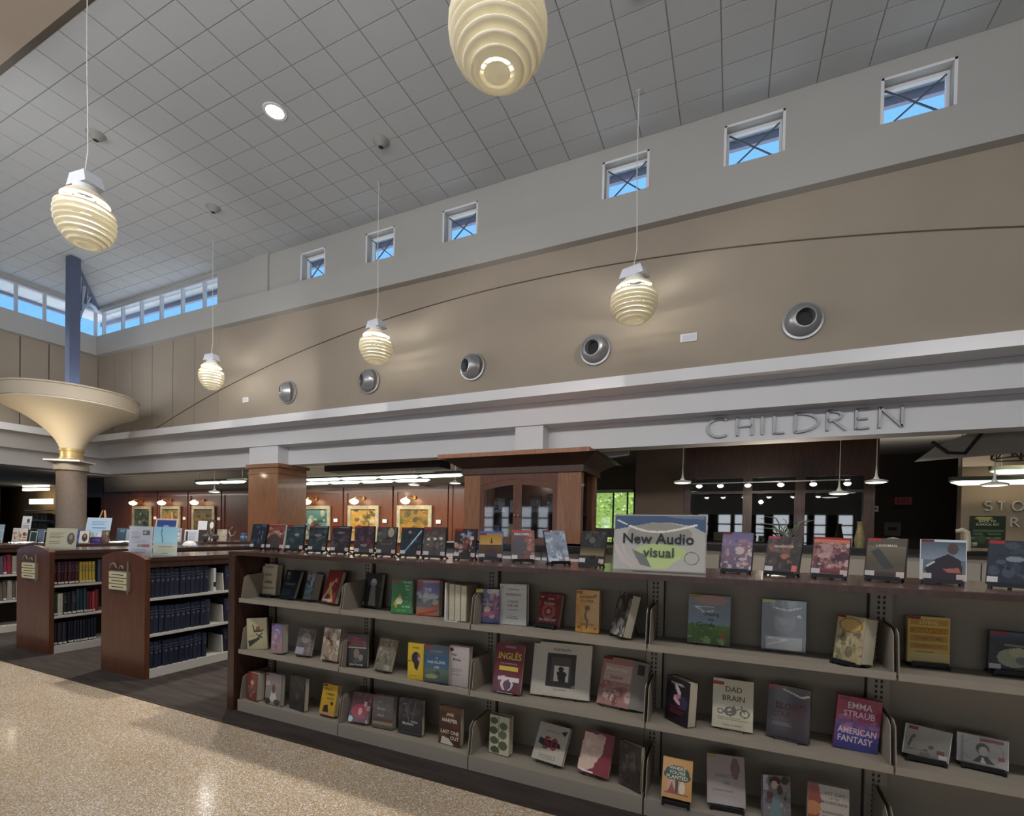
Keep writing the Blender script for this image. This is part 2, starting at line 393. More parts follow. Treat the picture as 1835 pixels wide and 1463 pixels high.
# ------------------------------------------------------------------ printed art on small colour grids
def paint(nu, nv, base, ops, seed=0):
    rs = np.random.RandomState(seed); g = np.zeros((nv, nu, 3)); g[:] = hx(base)
    U, V = np.meshgrid((np.arange(nu)+.5)/nu, (np.arange(nv)+.5)/nv)
    for op in ops:
        k = op[0]
        if k == 'r': g[(U >= op[1]) & (U < op[3]) & (V >= op[2]) & (V < op[4])] = hx(op[5])
        elif k == 'e': g[((U-op[1])/op[3])**2+((V-op[2])/op[4])**2 < 1] = hx(op[5])
        elif k == 'o':
            d = np.sqrt(((U-op[1])/op[3])**2+((V-op[2])/op[4])**2); g[np.abs(d-1) < op[5]] = hx(op[6])
        elif k == 'l':
            x0, y0, x1, y1, w_ = op[1:6]; dx, dy = x1-x0, y1-y0; t = np.clip(((U-x0)*dx+(V-y0)*dy)/(dx*dx+dy*dy), 0, 1)
            g[np.hypot(U-x0-t*dx, V-y0-t*dy) < w_] = hx(op[6])
        elif k == 'g':      # vertical gradient band
            m_ = (V >= op[1]) & (V < op[2]); t = ((V-op[1])/(op[2]-op[1]))[..., None]
            g = np.where(m_[..., None], (1-t)*np.array(hx(op[3]))+t*np.array(hx(op[4])), g)
        elif k == 'b':      # random blots of picture
            for _ in range(op[1]*2):
                c = hx(op[2][rs.randint(len(op[2]))]); cx, cy = rs.uniform(op[3], op[5]), rs.uniform(op[4], op[6])
                f_ = .4 if _ % 2 else 1; rx, ry = f_*rs.uniform(.03, .16), f_*rs.uniform(.03, .13); a = rs.uniform(.45, .95)
                m_ = (((U-cx)/rx)**2+((V-cy)/ry)**2 < 1)[..., None]; g = np.where(m_, g*(1-a)+np.array(c)*a, g)
        elif k == 'p':      # polygon
            P = op[1]; ins = np.zeros(U.shape, bool); j = len(P)-1
            for i in range(len(P)):
                xi, yi, xj, yj = *P[i], *P[j]
                ins ^= ((yi > V) != (yj > V)) & (U < (xj-xi)*(V-yi)/(yj-yi+1e-12)+xi); j = i
            g[ins] = hx(op[2])
        elif k == 'x':      # lines of small print
            x0, y0, x1, y1, n_, c = op[1:7]
            for i in range(n_):
                yy = y0+(y1-y0)*(i+.5)/n_; e_ = x1-(x1-x0)*rs.uniform(0, .3)
                g[(U >= x0) & (U < e_) & (np.abs(V-yy) < .28*(y1-y0)/n_)] = hx(c)
        elif k == 'n': g = np.clip(g*(1+op[1]*rs.uniform(-1, 1, (nv, nu, 1))), 0, 1)
    return g
def art_mesh(name, w_, h_, g, y=-.0006):
    nv, nu, _ = g.shape; xs_ = np.linspace(-w_/2, w_/2, nu+1); zs = np.linspace(h_, 0, nv+1)
    vv = [(x, y, z) for z in zs for x in xs_]
    ff = [(i*(nu+1)+j, (i+1)*(nu+1)+j, (i+1)*(nu+1)+j+1, i*(nu+1)+j+1) for i in range(nv) for j in range(nu)]
    me = bpy.data.meshes.new(name); me.from_pydata(vv, [], ff); me.materials.append(PRINT)
    at = me.attributes.new('Col', 'FLOAT_COLOR', 'CORNER')
    c = np.concatenate([g.reshape(-1, 3), np.ones((nu*nv, 1))], 1).repeat(4, 0).astype(np.float32)
    at.data.foreach_set('color', c.ravel())
    return me
# lettering: outlines of the built-in typeface, turned into flat meshes once
TXT = {}
def bake_texts(words):
    made = []
    for t in words:
        cu = bpy.data.curves.new('lettering', 'FONT'); cu.body = t; cu.size = 1; cu.resolution_u = 2; cu.offset = .014; cu.align_x = 'CENTER'
        o = bpy.data.objects.new('lettering', cu); COL.objects.link(o); made.append((t, o, cu))
    dg = bpy.context.evaluated_depsgraph_get()
    for t, o, cu in made:
        me = bpy.data.meshes.new_from_object(o.evaluated_get(dg))
        v = [tuple(q.co) for q in me.vertices]; f = [tuple(p.vertices) for p in me.polygons]
        x0 = min(q[0] for q in v); x1 = max(q[0] for q in v); y0 = min(q[1] for q in v); y1 = max(q[1] for q in v)
        TXT[t] = ([((q[0]-(x0+x1)/2)/(y1-y0), (q[1]-(y0+y1)/2)/(y1-y0)) for q in v], f, (x1-x0)/(y1-y0))
        bpy.data.meshes.remove(me)
    for t, o, cu in made: bpy.data.objects.remove(o); bpy.data.curves.remove(cu)
def put_text(mb, t, cx, cz, h_, y, maxw=None, m=0, fat=1.0):
    v, f, asp = TXT[t]; sx = h_
    if maxw and asp*h_ > maxw: sx = maxw/asp
    return mb.add([(cx+p[0]*sx, y, cz+p[1]*h_) for p in v], f, m)
def lettering(parent, w_, h_, texts, y=-.0014, rot=None):
    by = {}
    for t, u, v, hh, c, *mw in texts: by.setdefault(c, MB()); put_text(by[c], t, (u-.5)*w_, (1-v)*h_, hh*h_, y, (mw[0] if mw else .92)*w_)
    for c, mb in by.items(): obj('lettering', mb, mat('ink_'+c, c, .6), parent, world=False, rot=rot)

# ------------------------------------------------------------------ louvred ball pendants
def sph(z, Rb): return Rb*math.sqrt(max(0, 1-(z/(Rb*1.04))**2))
def ring_mesh(Rb, zc, hh, k):
    out = []
    for i in range(9):
        t = i/8; z = zc+hh*(.5-t); r = max(.02, sph(z, Rb))
        out.append((r*(.81+.19*math.sin(PI*t)**.6), z))
    inn = [(r-.007, z) for r, z in reversed(out)]
    return MB().lathe(out+inn+[out[0]], n=36).mesh('shade_ring', SHADE, True)
def pendant(first, loc, top, label):
    Rb = .315
    if first is None:
        t = thing('pendant_lamp', label, 'lamp', loc, group='louvred ball pendants')
        zs = [(.89, .10), (.77, .105), (.645, .105), (.30, .12), (.12, .12), (-.06, .12), (-.24, .12), (-.42, .12), (-.59, .115), (-.75, .11), (-.88, .09)]
        for k, (zc, hh) in enumerate(zs): link('shade_ring', ring_mesh(Rb, zc*Rb, hh*Rb, k), t)
        sp = MB()
        for k in range(8):
            a = k*PI/4+.2; sp.bar((.05*math.cos(a), .05*math.sin(a), .45*Rb), (sph(.45*Rb, Rb)*.93*math.cos(a), sph(.45*Rb, Rb)*.93*math.sin(a), .45*Rb), .02, .012)
        for k in range(8):
            a = k*PI/4+.6; sp.bar((.05*math.cos(a), .05*math.sin(a), .3*Rb), (sph(.40*Rb, Rb)*.93*math.cos(a), sph(.40*Rb, Rb)*.93*math.sin(a), .40*Rb), .016, .01)
        obj('spoke_frame', sp, mat('spoke_metal', '#8a8468', .5), t, world=False)
        obj('bottom_tip', MB().lathe([(.0, -1.02*Rb), (.03, -.99*Rb), (.085, -.92*Rb), (.03, -.96*Rb), (.0, -.97*Rb)], n=16), SHADE, t, world=False, smooth=True)
        obj('bulb', MB().lathe([(.0, .62*Rb), (.035, .58*Rb), (.045, .42*Rb), (.03, .34*Rb), (0, .32*Rb)], n=12), BULB, t, world=False, smooth=True)
        obj('collar', MB().lathe([(.11, .92*Rb), (.12, 1.0*Rb), (.13, 1.12*Rb)], n=20), mat('pendant_white', '#c9cdd8', .5), t, world=False, smooth=True)
        bx = MB(); b0, b1 = 1.10*Rb, 1.52*Rb
        v = [(-.175, -.11, b0), (.175, -.11, b0), (.175, .11, b0), (-.175, .11, b0), (-.13, -.10, b1), (.13, -.10, b1), (.13, .10, b1), (-.13, .10, b1)]
        bx.add(v, [(0, 1, 2, 3), (7, 6, 5, 4), (0, 4, 5, 1), (1, 5, 6, 2), (2, 6, 7, 3), (3, 7, 4, 0)])
        obj('ballast_box', bx, MATS['pendant_white'], t, world=False)
        z = top-loc[2]
        cp = [(0, 0, 1.5*Rb), (-.015, 0, 1.7*Rb), (.02, .01, 2.4*Rb), (.015, .005, 4*Rb), (.0, 0, z*.6), (0, 0, z)]
        obj('cord', MB().tube(cp, .0065, 6), mat('pendant_cord', '#d8d4cc', .5), t, world=False)
        obj('ceiling_cup', MB().lathe([(.0, z-.015), (.03, z-.015), (.035, z)], n=14), TILE, t, world=False)
    else: t = dup(first, loc, label=label)
    t.rotation_euler = (0, 0, random.uniform(-.4, .4) if first else .15)
    lamp('pendant_lamp_light', 'POINT', (loc[0], loc[1], loc[2]), 66, (1, .965, .88), .07)
    return t
PD = [(-10.919, 7.2, 'cream louvred ball pendant hanging on the far side of the column bowl'),
      (-6.17, 7.2, 'cream louvred ball pendant hanging just above a round wall nozzle, cord kinked'),
      (-1.397, 7.2, 'cream louvred ball pendant hanging in front of the arched line beside the rectangular cover plate'),
      (-6.683, 2.95, 'cream louvred ball pendant hanging above the steel column post on a long cord'),
      (-1.528, 2.95, 'big cream louvred ball pendant seen from below, cut by the top edge')]
p0 = None
for x, y, lb in PD:
    t = pendant(p0, (x, y, 4.89), HC, lb); p0 = p0 or t
    sc_ = {-10.919: .85, -6.17: 1.0, -1.397: 1.09, -6.683: .9, -1.528: 1.07}[x]; t.scale = (sc_, sc_, 1)

# ceiling downlight, sprinklers
t = thing('ceiling_downlight', 'bright round recessed downlight glaring in the tiled ceiling', 'lamp', (-6.64, 5.33, HC))
obj('trim_ring', MB().lathe([(.13, -.012), (.17, -.012), (.175, 0)], n=24), WHITE, t, world=False)
obj('lens', MB().lathe([(.0, -.006), (.13, -.008)], n=24), mat('downlight_lens', '#ffffff', .4, emit=(1, .98, .93), es=14), t, world=False)
for x, y, l in ((-9.796, 4.458, 'small conical ceiling speaker near the cord above the column'), (-9.774, 6.437, 'small conical ceiling speaker below the bright downlight, near the corner'), (-5.488, 6.441, 'small conical ceiling speaker on the wall side of the downlight'),
                (-1.15, 5.8, 'small ceiling speaker beside the largest pendant')):
    t = thing('ceiling_speaker', l, 'speaker', (x, y, HC)); t['group'] = 'ceiling speakers'
    obj('cone', MB().lathe([(.0, -.10), (.05, -.10), (.13, -.01), (.14, 0)], n=18), mat('speaker_grey', '#8d8b88', .6), t, world=False, smooth=True)
    obj('grille', MB().lathe([(.0, -.103), (.04, -.102)], n=12), SLOT, t, world=False)

# ------------------------------------------------------------------ wall nozzles and plates
for x, l, tilt in ((-9.528, 'round metal air nozzle nearest the corner, aimed sideways', -32), (-7.111, 'round metal air nozzle directly under the kinked-cord pendant', -30), (-4.604, 'round metal air nozzle third along from the corner', -26), (-2.205, 'round metal air nozzle below the arched line near the pendant', -6), (.85, 'round metal air nozzle above the word CHILDREN', 6)):
    t = thing('air_nozzle', l, 'vent', (x, 8.12, 4.62), group='round air nozzles on the tan wall')
    obj('flange', MB().lathe([(.27, 0), (.265, -.03), (.235, -.035)], n=28, axis='y'), GALV, t, world=False, smooth=True)
    b = obj('nozzle_ball', MB().lathe([(.235, 0), (.225, -.08), (.19, -.15), (.14, -.19), (.125, -.19), (.115, -.10), (.11, .02)], n=28, axis='y'), GALV, t, world=False, smooth=True)
    b.rotation_euler = (R(4), 0, R(tilt))
    b2 = obj('bore', MB().lathe([(.0, -.07), (.118, -.075)], n=24, axis='y'), mat('bore_black', '#101418', .6), t, world=False)
    b2.rotation_euler = b.rotation_euler
t = thing('wall_plate', 'small square white plate near the farthest air nozzle', 'plate', (-11.01, 8.13, 4.53))
obj('plate', MB().box(-.1, -.015, 0, .1, 0, .12), WHITE, t, world=False); obj('insert', MB().box(-.05, -.019, .03, .05, -.015, .09), mat('plate_insert', '#c2c6d2', .4), t, world=False)
t = thing('wall_plate', 'white rectangular cover plate between two air nozzles beside the pendant', 'plate', (-.705, 8.13, 4.55))
obj('plate', MB().box(-.125, -.015, 0, .125, 0, .125), WHITE, t, world=False); obj('insert', MB().box(-.095, -.022, .02, .1, -.015, .105), mat('plate_insert', '#c2c6d2', .4), t, world=False)

# ------------------------------------------------------------------ round column with flared bowl, post and bracket
cx, cy = -14.8, 6.3
t = thing('round_column', 'round stone column carrying a wide flared cream bowl', 'column', (cx, cy, 0))
CS = lambda pr: [(r*.77, z) for r, z in pr]
obj('shaft', MB().lathe(CS([(.37, 0), (.37, 2.74)]), n=32), STONE, t, world=False, smooth=True)
obj('capital', MB().lathe(CS([(.37, 2.72), (.44, 2.74), (.44, 2.84), (.41, 2.86), (.41, 3.0), (.30, 3.02)]), n=32), mat('stone_capital', '#a89f95', .6), t, world=False, smooth=True)
obj('abacus', MB().prism([(-.6, -.1), (0, -.55), (.6, -.1), (.2, .4), (-.2, .4)], 2.93, 2.97, 'z'), WHITE, t, world=False)
obj('neck', MB().lathe(CS([(.31, 3.0), (.31, 3.05), (.285, 3.06), (.285, 3.2), (.31, 3.21), (.31, 3.27)]), n=32), mat('neck_metal', '#b8a377', .4, metal=.3), t, world=False, smooth=True)
obj('bowl', MB().lathe(CS([(.29, 3.27), (.33, 3.36), (.40, 3.47), (.50, 3.58), (.63, 3.70), (.80, 3.82), (1.02, 3.95), (1.30, 4.08), (1.55, 4.17), (1.70, 4.25), (1.68, 4.28), (1.2, 4.2), (.5, 3.8)]), n=64), CREAM, t, world=False, smooth=True)
obj('rim_band', MB().lathe(CS([(1.69, 4.285), (1.69, 4.56), (1.72, 4.58), (1.72, 4.61), (1.6, 4.6), (1.6, 4.3)]), n=64), mat('rim_paint', '#c5b9a5', .7), t, world=False, smooth=True)
lamp('capital_lamp', 'POINT', (-14.15, 5.55, 3.15), 15, (1, .82, .55), .06)
lamp('capital_lamp', 'POINT', (-15.3, 5.5, 3.15), 11, (1, .82, .55), .06)
lamp('bowl_uplight', 'AREA', (cx, cy, 4.5), 26, (.8, .88, 1), 1.8, (PI, 0, 0))
t = thing('steel_post', 'blue grey steel post with curved lattice bracket above the column bowl', 'post', (cx, cy, 4.2))
obj('post', MB().box(-.105, -.105, 0, .105, .105, HC-4.22), STEEL, t, world=False)
dv = Vector((-2.55, 1.66, 0)); L0 = dv.length; dv.normalize()
P = lambda s, z: (dv.x*s, dv.y*s, z-4.2)
obj('top_chord', MB().bar(P(.1, 7.88), P(L0, 7.84), .10, .10), STEEL, t, world=False)
arc = [(.22+(L0-.3)*(1-math.cos(a)), 5.6+2.1*math.sin(a)) for a in np.linspace(0, PI/2, 12)]
arc = [(.2+(L0-.25)*u**1.9, 5.55+2.2*(1-(1-u)**1.6)) for u in np.linspace(0, 1, 12)]
obj('curved_chord', MB().tube([P(*q) for q in arc], .05, 6), mat('bracket_light', '#b9bdcb', .5), t, world=False)
for i in (1, 3, 5, 7, 9):
    obj('lattice_bar', MB().bar(P(*arc[i]), P(arc[i][0]+.02, 7.85), .05, .05), STEEL, t, world=False)
    obj('lattice_bar', MB().bar(P(*arc[i]), P(arc[min(i+2, 11)][0], 7.85), .045, .045), MATS['bracket_light'], t, world=False)

# ------------------------------------------------------------------ metal letters
def stroke_letter(ch, x0, x1, zb=3.107, zt=3.405, Y=8.645):
    mb = MB(); w_ = .036 if zt-zb > .2 else .022; h_ = zt-zb; d = .045; y1 = Y; y0 = Y-d
    def bar(a, b, w2=None):
        w2 = w2 or w_; p = Vector((x0+(x1-x0)*a[0], (y0+y1)/2, zb+h_*a[1])); q = Vector((x0+(x1-x0)*b[0], (y0+y1)/2, zb+h_*b[1]))
        mb.bar(p, q, w2, d, up=(0, 1, 0))
    def arc(cx_, cz, rx, rz, a0, a1, n=16):
        for i in range(n):
            a, b = a0+(a1-a0)*i/n, a0+(a1-a0)*(i+1)/n
            bar((cx_+rx*math.cos(a), cz+rz*math.sin(a)), (cx_+rx*math.cos(b), cz+rz*math.sin(b)))
    if ch == 'C': arc(.62, .5, .6, .5, R(52), R(308))
    elif ch in 'HN':
        bar((0, 0), (0, 1)); bar((1, 0), (1, 1))
        bar((0, .5), (1, .5), .026) if ch == 'H' else bar((0, 1), (1, 0))
    elif ch == 'I': bar((.5, 0), (.5, 1))
    elif ch == 'L': bar((0, 0), (0, 1)); bar((0, .03), (1, .03), .026)
    elif ch == 'D': bar((0, 0), (0, 1)); arc(.0, .5, 1, .48, -PI/2, PI/2)
    elif ch == 'R': bar((0, 0), (0, 1)); arc(.0, .74, .75, .25, -PI/2, PI/2, 10); bar((.35, .49), (1, 0))
    elif ch == 'E':
        bar((0, 0), (0, 1))
        for z, e in ((.03, 1), (.5, .85), (.97, .95)): bar((0, z), (e, z), .026)
    elif ch == 'S': arc(.5, .74, .42, .24, R(35), R(270), 10); arc(.5, .26, .45, .24, R(90), R(-145), 10)
    elif ch == 'T': bar((.5, 0), (.5, 1)); bar((0, .97), (1, .97), .026)
    elif ch == 'O': arc(.5, .5, .5, .5, 0, 2*PI, 20)
    elif ch == 'Y': bar((.5, 0), (.5, .5)); bar((.5, .5), (0, 1)); bar((.5, .5), (1, 1))
    elif ch == 'M': bar((0, 0), (.12, 1)); bar((.12, 1), (.5, .2)); bar((.5, .2), (.88, 1)); bar((.88, 1), (1, 0))
    return mb
for ch, a, b in (('C', -.42, -.12), ('H', .03, .245), ('I', .37, .41), ('L', .555, .70), ('D', .845, 1.15), ('R', 1.265, 1.50), ('E', 1.625, 1.79), ('N', 1.91, 2.175)):
    m = stroke_letter(ch, a, b)
    tag(obj('sign_letter', m, BRUSH), 'brushed metal letter %s of the word CHILDREN on the white fascia' % ch, 'letter', 'CHILDREN sign letters')

# ------------------------------------------------------------------ back room behind the reference area
wk = struct('wall_back', MB().box(-26.0, 12.25, 0, -5.4, 12.45, 3.5), PLASTER)
obj('cap_rail', MB().box(-26, 12.12, 2.80, -5.4, 12.25, 2.86), WOODD, wk)
for k in range(10):
    x1 = -7.66-2.03*k; x0 = x1-1.97
    m = MB(); m.box(x0, 12.2, .1, x1, 12.25, 2.8)
    for q in ((x0, .1, x0+.13, 2.8), (x1-.13, .1, x1, 2.8), (x0+.13, 2.62, x1-.13, 2.8), (x0+.13, .1, x1-.13, .35)): m.box(q[0], 12.17, q[1], q[2], 12.21, q[3])
    obj('wall_panel', m, PANELW, wk)
m = MB(); m.box(-7.62, 12.2, .1, -5.4, 12.25, 2.8); m.box(-7.62, 12.17, .1, -7.5, 12.2, 2.8); obj('wall_panel', m, PANELW, wk)
struct('wall_end', MB().box(-29.0, 12.2, 0, -26.0, 12.6, 3.5), WOODD)
PT = [(-13.515, -12.235, ['#7fa39b', '#3e6a58', '#e9dfc2', '#9c4a2e'], 'gilt framed picture with teal sky and a figure by white sleeves', 3),
      (-11.458, -10.192, ['#d59a45', '#e2b25c', '#3a3026', '#efe3c4'], 'gilt framed picture with an orange wall and dark window', 4),
      (-9.472, -8.193, ['#c18b3c', '#6f6a35', '#3c3a25', '#a87b3a'], 'gilt framed picture with golden wall and olive tree', 5),
      (-23.56, -22.2, ['#5e6a55', '#3f4a3f', '#c8c2ae', '#2f3a30'], 'gilt framed picture with pale flowers, farthest from the wood column', 6),
      (-21.55, -20.25, ['#8a8a4e', '#d59b3d', '#4a4a2e', '#b9a04e'], 'gilt framed picture with yellow flowers behind the navy poster', 7),
      (-19.5, -18.144, ['#5c5d44', '#a97c35', '#3b3a2a', '#7c7a52'], 'gilt framed picture with amber flowers, nearest the wood column', 8)]
for a, b, pal, lb, sd in PT:
    t = thing('painting', lb, 'picture', ((a+b)/2, 12.17, 1.05), group='pictures on the panelled wall'); w_ = b-a; h_ = 1.15; fr = .12
    f = MB()
    for q in ((-w_/2, 0, -w_/2+fr, h_), (w_/2-fr, 0, w_/2, h_), (-w_/2+fr, 0, w_/2-fr, fr), (-w_/2+fr, h_-fr, w_/2-fr, h_)): f.box(q[0], -.05, q[1], q[2], 0, q[3])
    obj('frame', f, GOLD, t, world=False)
    g = paint(40, 36, pal[0], [('g', 0, .5, pal[0], pal[1]), ('b', 30, pal+['#4c4436', '#6a5a40'], 0, 0, 1, 1), ('n', .12)], sd)*.62
    me = art_mesh('canvas', w_-2*fr, h_-2*fr, g, y=-.012); me.transform(Matrix.Translation((0, 0, fr))); link('canvas', me, t)
    x = (a+b)/2-.15
    s_ = thing('picture_light', 'glowing brass lamp over the %s' % lb[22:].split(',')[0][5:], 'lamp', (x, 12.17, 2.36), group='brass picture lights')
    obj('arm', MB().tube([(.14, 0, .08), (.14, -.14, .12), (.05, -.26, .10), (0, -.28, .05)], .016, 6), BRASS, s_, world=False)
    obj('wall_cup', MB().lathe([(.0, -.03), (.05, -.025), (.06, 0)], (.14, 0, .08), 14, axis='y'), BRASS, s_, world=False)
    obj('glass_shade', MB().lathe([(.035, .05), (.13, .0), (.15, -.04), (.10, -.11), (.0, -.14)], (0, -.28, 0), 18), GLOW, s_, world=False, smooth=True)
    lamp('picture_light_lamp', 'SPOT', (x, 11.75, 2.45), 26, (1, .74, .42), .05, rot=(R(35), 0, 0), spot=120)
    t = thing('wall_label', 'tiny white caption card beside the %s' % lb[22:].split(',')[0][5:], 'card', (b+.22, 12.17, 1.66), group='caption cards')
    obj('card', MB().box(-.08, -.01, 0, .08, 0, .11), PAPER, t, world=False)
# suspended fluorescent strips and disc pendants
def strip(x0, y, z, n, lb, seg=1.22):
    t = thing('strip_light', lb, 'lamp', (x0, y, z), group='suspended strip lights')
    obj('housing', MB().box(0, -.06, .02, n*seg, .06, .09), mat('strip_green', '#6d7466', .5), t, world=False)
    for k in range(n):
        obj('tube', MB().prism([(k*seg+.02, 0), (k*seg+.14, -.05), ((k+1)*seg-.14, -.05), ((k+1)*seg-.02, 0), ((k+1)*seg-.14, .02), (k*seg+.14, .02)], -.05, .05), FLUO, t, world=False)
    for q in (.15, n*seg-.15): obj('hanger', MB().tube([(q, 0, .09), (q, 0, 3.5-z)], .008, 5), GALV, t, world=False)
strip(-12.9, 10.5, 2.88, 5, 'long strip light between the wood column and the bookcase hutch', 1.35)
strip(-14.0, 11.37, 2.88, 5, 'shorter strip light hung just behind the long one', 1.25)
strip(-16.65, 10.5, 2.9, 2, 'strip light on the far side of the wood column', 1.23)
strip(3.4, 10.75, 2.49, 1, 'strip light above the STORY lettering', 1.25)
strip(4.05, 11.1, 2.70, 1, 'strip light under the dark wire lantern', 1.2)
lamp('strip_and_fill_glow', 'AREA', (-10, 10.9, 2.75), 170, (.98, 1, .9), 7, size_y=1.2)
lamp('strip_and_fill_glow', 'AREA', (-11, 10.9, 2.95), 70, (1, .97, .9), 8, (PI, 0, 0), size_y=1.0)
lamp('strip_and_fill_glow', 'AREA', (-21, 10.6, 2.95), 80, (1, .95, .88), 7, (PI, 0, 0), size_y=1.0)  # upward area lamp added beyond the hung strips to lift the back wall
lamp('strip_and_fill_glow', 'AREA', (2.5, 11.5, 2.9), 16, (1, .95, .88), 4, (PI, 0, 0), size_y=1.0)
lamp('strip_and_fill_glow', 'AREA', (-21, 10.4, 2.8), 120, (1, .93, .84), 5, size_y=.5)  # downward fill lamp added here too, no strip hangs above
def disc(x, y, z, lb, e=1):
    t = thing('disc_pendant', lb, 'lamp', (x, y, z), group='disc pendants')
    obj('stem', MB().lathe([(.006, 3.5-z), (.007, .3), (.02, .12), (.05, .05)], n=8), mat('disc_white', '#dcdcd2', .4), t, world=False)
    obj('dish', MB().lathe([(.05, .06), (.16, .03), (.17, .01), (.15, 0)], n=24), MATS['disc_white'], t, world=False, smooth=True)
    obj('lens', MB().lathe([(.0, -.015), (.11, -.01), (.15, .0)], n=24), FLUO, t, world=False, smooth=True)
disc(-14.96, 10, 2.52, 'disc pendant hung beyond the wood column'); disc(-8.57, 11.75, 2.78, 'small disc pendant in front of the panel tops'); disc(-7.16, 11.75, 2.80, 'small disc pendant close to the hutch cornice')
disc(-.912, 10, 2.5, 'disc pendant on a long stem beside the spotlight rail'); disc(2.195, 10, 2.44, 'disc pendant on a long stem beyond the end of the spotlight rail'); disc(3.71, 10, 2.36, 'disc pendant hung in front of the STORY wall'); disc(1.773, 10.6, 2.30, 'small disc pendant under the last spotlight')
m = MB().box(-9.9, 9.6, 2.96, -6.3, 10.1, 3.30)
tag(obj('bulkhead', m, mat('bulkhead_dark', '#2d2628', .7)), 'dark box bulkhead above the strip lights', 'bulkhead')
t = thing('ceiling_cloud', 'pale sagging ceiling panel corner behind the hutch', 'panel', (-2.6, 9.8, 2.9))
obj('panel', MB().prism([(-.75, .02), (.45, .1), (.75, .12), (.72, .42), (-.7, .32)], -.4, -.34), mat('cloud_grey', '#a6a29a', .8), t, world=False)
obj('edge_rail', MB().tube([(-.75, -.38, .02), (.4, -.38, .08), (.75, -.38, .12)], .02, 6), WHITE, t, world=False)
# far lit stacks beyond the column
t = thing('lit_stacks', 'brightly lit bookstacks in the far room behind the round column', 'bookcase', (-36, 14, 0))
obj('case', MB().box(-1.35, .0, 0, 1.35, .4, 1.9), mat('far_case', '#b9ab92', .7), t, world=False)
for z in (.5, 1.0, 1.5, 2.05):
    obj('shelf', MB().box(-1.3, -.3, z, 1.3, 0, z+.05), PALE, t, world=False)
rb = MB()
for z in (.55, 1.05, 1.55):
    x = -1.25
    while x < 1.2:
        w_ = random.uniform(.04, .08); h_ = random.uniform(.26, .38); rb.box(x, -.28, z, x+w_*.9, -.02, z+h_, random.randrange(4)); x += w_
o = obj('row_of_books', rb, [mat('far_book_%d' % k, c, .7) for k, c in enumerate(('#4c4440', '#6a5d52', '#3b3a42', '#84786a'))], t, world=False); o['kind'] = 'stuff'
t = thing('strip_light', 'bright pair of ceiling strips in the far room behind the round column', 'lamp', (-36, 13.6, 3.2))
for z in (0, .22): obj('tube', MB().box(-1.3, 0, z, 1.3, .2, z+.14), mat('far_strip', '#ffffff', .5, emit=(1, .95, .75), es=1.6), t, world=False)
obj('valance', MB().box(-1.3, .3, -.75, 1.3, .36, -.45), mat('far_strip', '#ffffff'), t, world=False)
struct('wall_far', MB().box(-48, 14.5, 0, -29, 14.7, 3.5), mat('far_wall', '#8b6f4b', .8))
d = thing('door_1', None, None, (-41, 13.2, 0)); d['kind'] = 'structure'
obj('door_leaf', MB().box(-2.2, 0, 0, .9, .1, 2.9), mat('dark_door', '#3a3438', .4), d, world=False)
obj('door_frame', MB().box(.9, -.1, 0, 1.6, .2, 3.5).box(-2.2, -.1, 2.9, .9, .2, 3.5), WOODD, d, world=False)
obj('push_bar', MB().tube([(.55, -.06, .9), (.55, -.06, 2.5)], .04, 6), GALV, d, world=False)
for k, (x, y, z) in enumerate(((-38.6, 12.4, 3.46), (-37.2, 12.0, 3.46), (-40.5, 12.0, 3.46), (-36.0, 11.6, 3.46))):
    tag(obj('recessed_light', MB().lathe([(.0, -.02), (.14, -.02), (.17, .02)], (x, y, z), 14), SPOTW), 'small bright recessed light over the far doorway', 'lamp', 'recessed lights over the far doorway')

# ------------------------------------------------------------------ children's area seen under the sign
struct('wall_pier', MB().box(-2.0, 11.0, 0, -.95, 11.5, 3.5), TAUPE)
gp = thing('glass_partition', 'dark glazed wooden partition behind the spotlight rail', 'partition', (-.95, 11.0, 0))
obj('header', MB().box(0, 0, 2.68, 3.4, .15, 3.5), WOODD, gp, world=False)
for x in (0, 1.13, 2.06, 3.18): obj('post', MB().box(x, -.03, 0, x+(.17 if x else .12), .15, 2.7), WOODD, gp, world=False)
for a, b in ((.12, 1.13), (1.30, 2.06), (2.23, 3.18)): obj('pane', MB().box(a, .05, .9, b, .06, 2.68), DGLASS, gp, world=False)
obj('rail', MB().box(0, -.02, 2.36, 3.3, .1, 2.41), WOODD, gp, world=False)
obj('plinth', MB().box(0, 0, 0, 3.3, .12, .9), WOODD, gp, world=False)
struct('wall_children', MB().box(-.9, 14.2, 0, 12, 14.4, 3.5), mat('dark_children_wall', '#3b312c', .8))
sw = struct('wall_story', MB().box(3.98, 12, 0, 9, 12.2, 3.5), mat('story_wall', '#8d7d6a', .8))
for ch, x, z in (('S', 4.305, 2.06), ('T', 4.49, 2.06), ('O', 4.70, 2.06), ('R', 4.80, 1.74), ('R', 4.95, 2.06), ('Y', 5.12, 2.06)):
    if ch == 'R' and z < 2: m = stroke_letter('R', 4.69, 4.80, 1.76, 1.93, 11.995)
    else: m = stroke_letter(ch, x, x+(.15 if ch == 'O' else .11), z, z+.17, 11.995)
    tag(obj('sign_letter', m, mat('pale_letter', '#c9c4ba', .4, metal=.2)), 'small metal letter %s%s on the tan story wall' % (ch, ' in the lower row' if z < 2 else ''), 'letter', 'STORY sign letters')
t = thing('poster', 'dark green poster reading BACK TO SCHOOL KIT on the story wall', 'poster', (4.365, 11.985, 1.36))
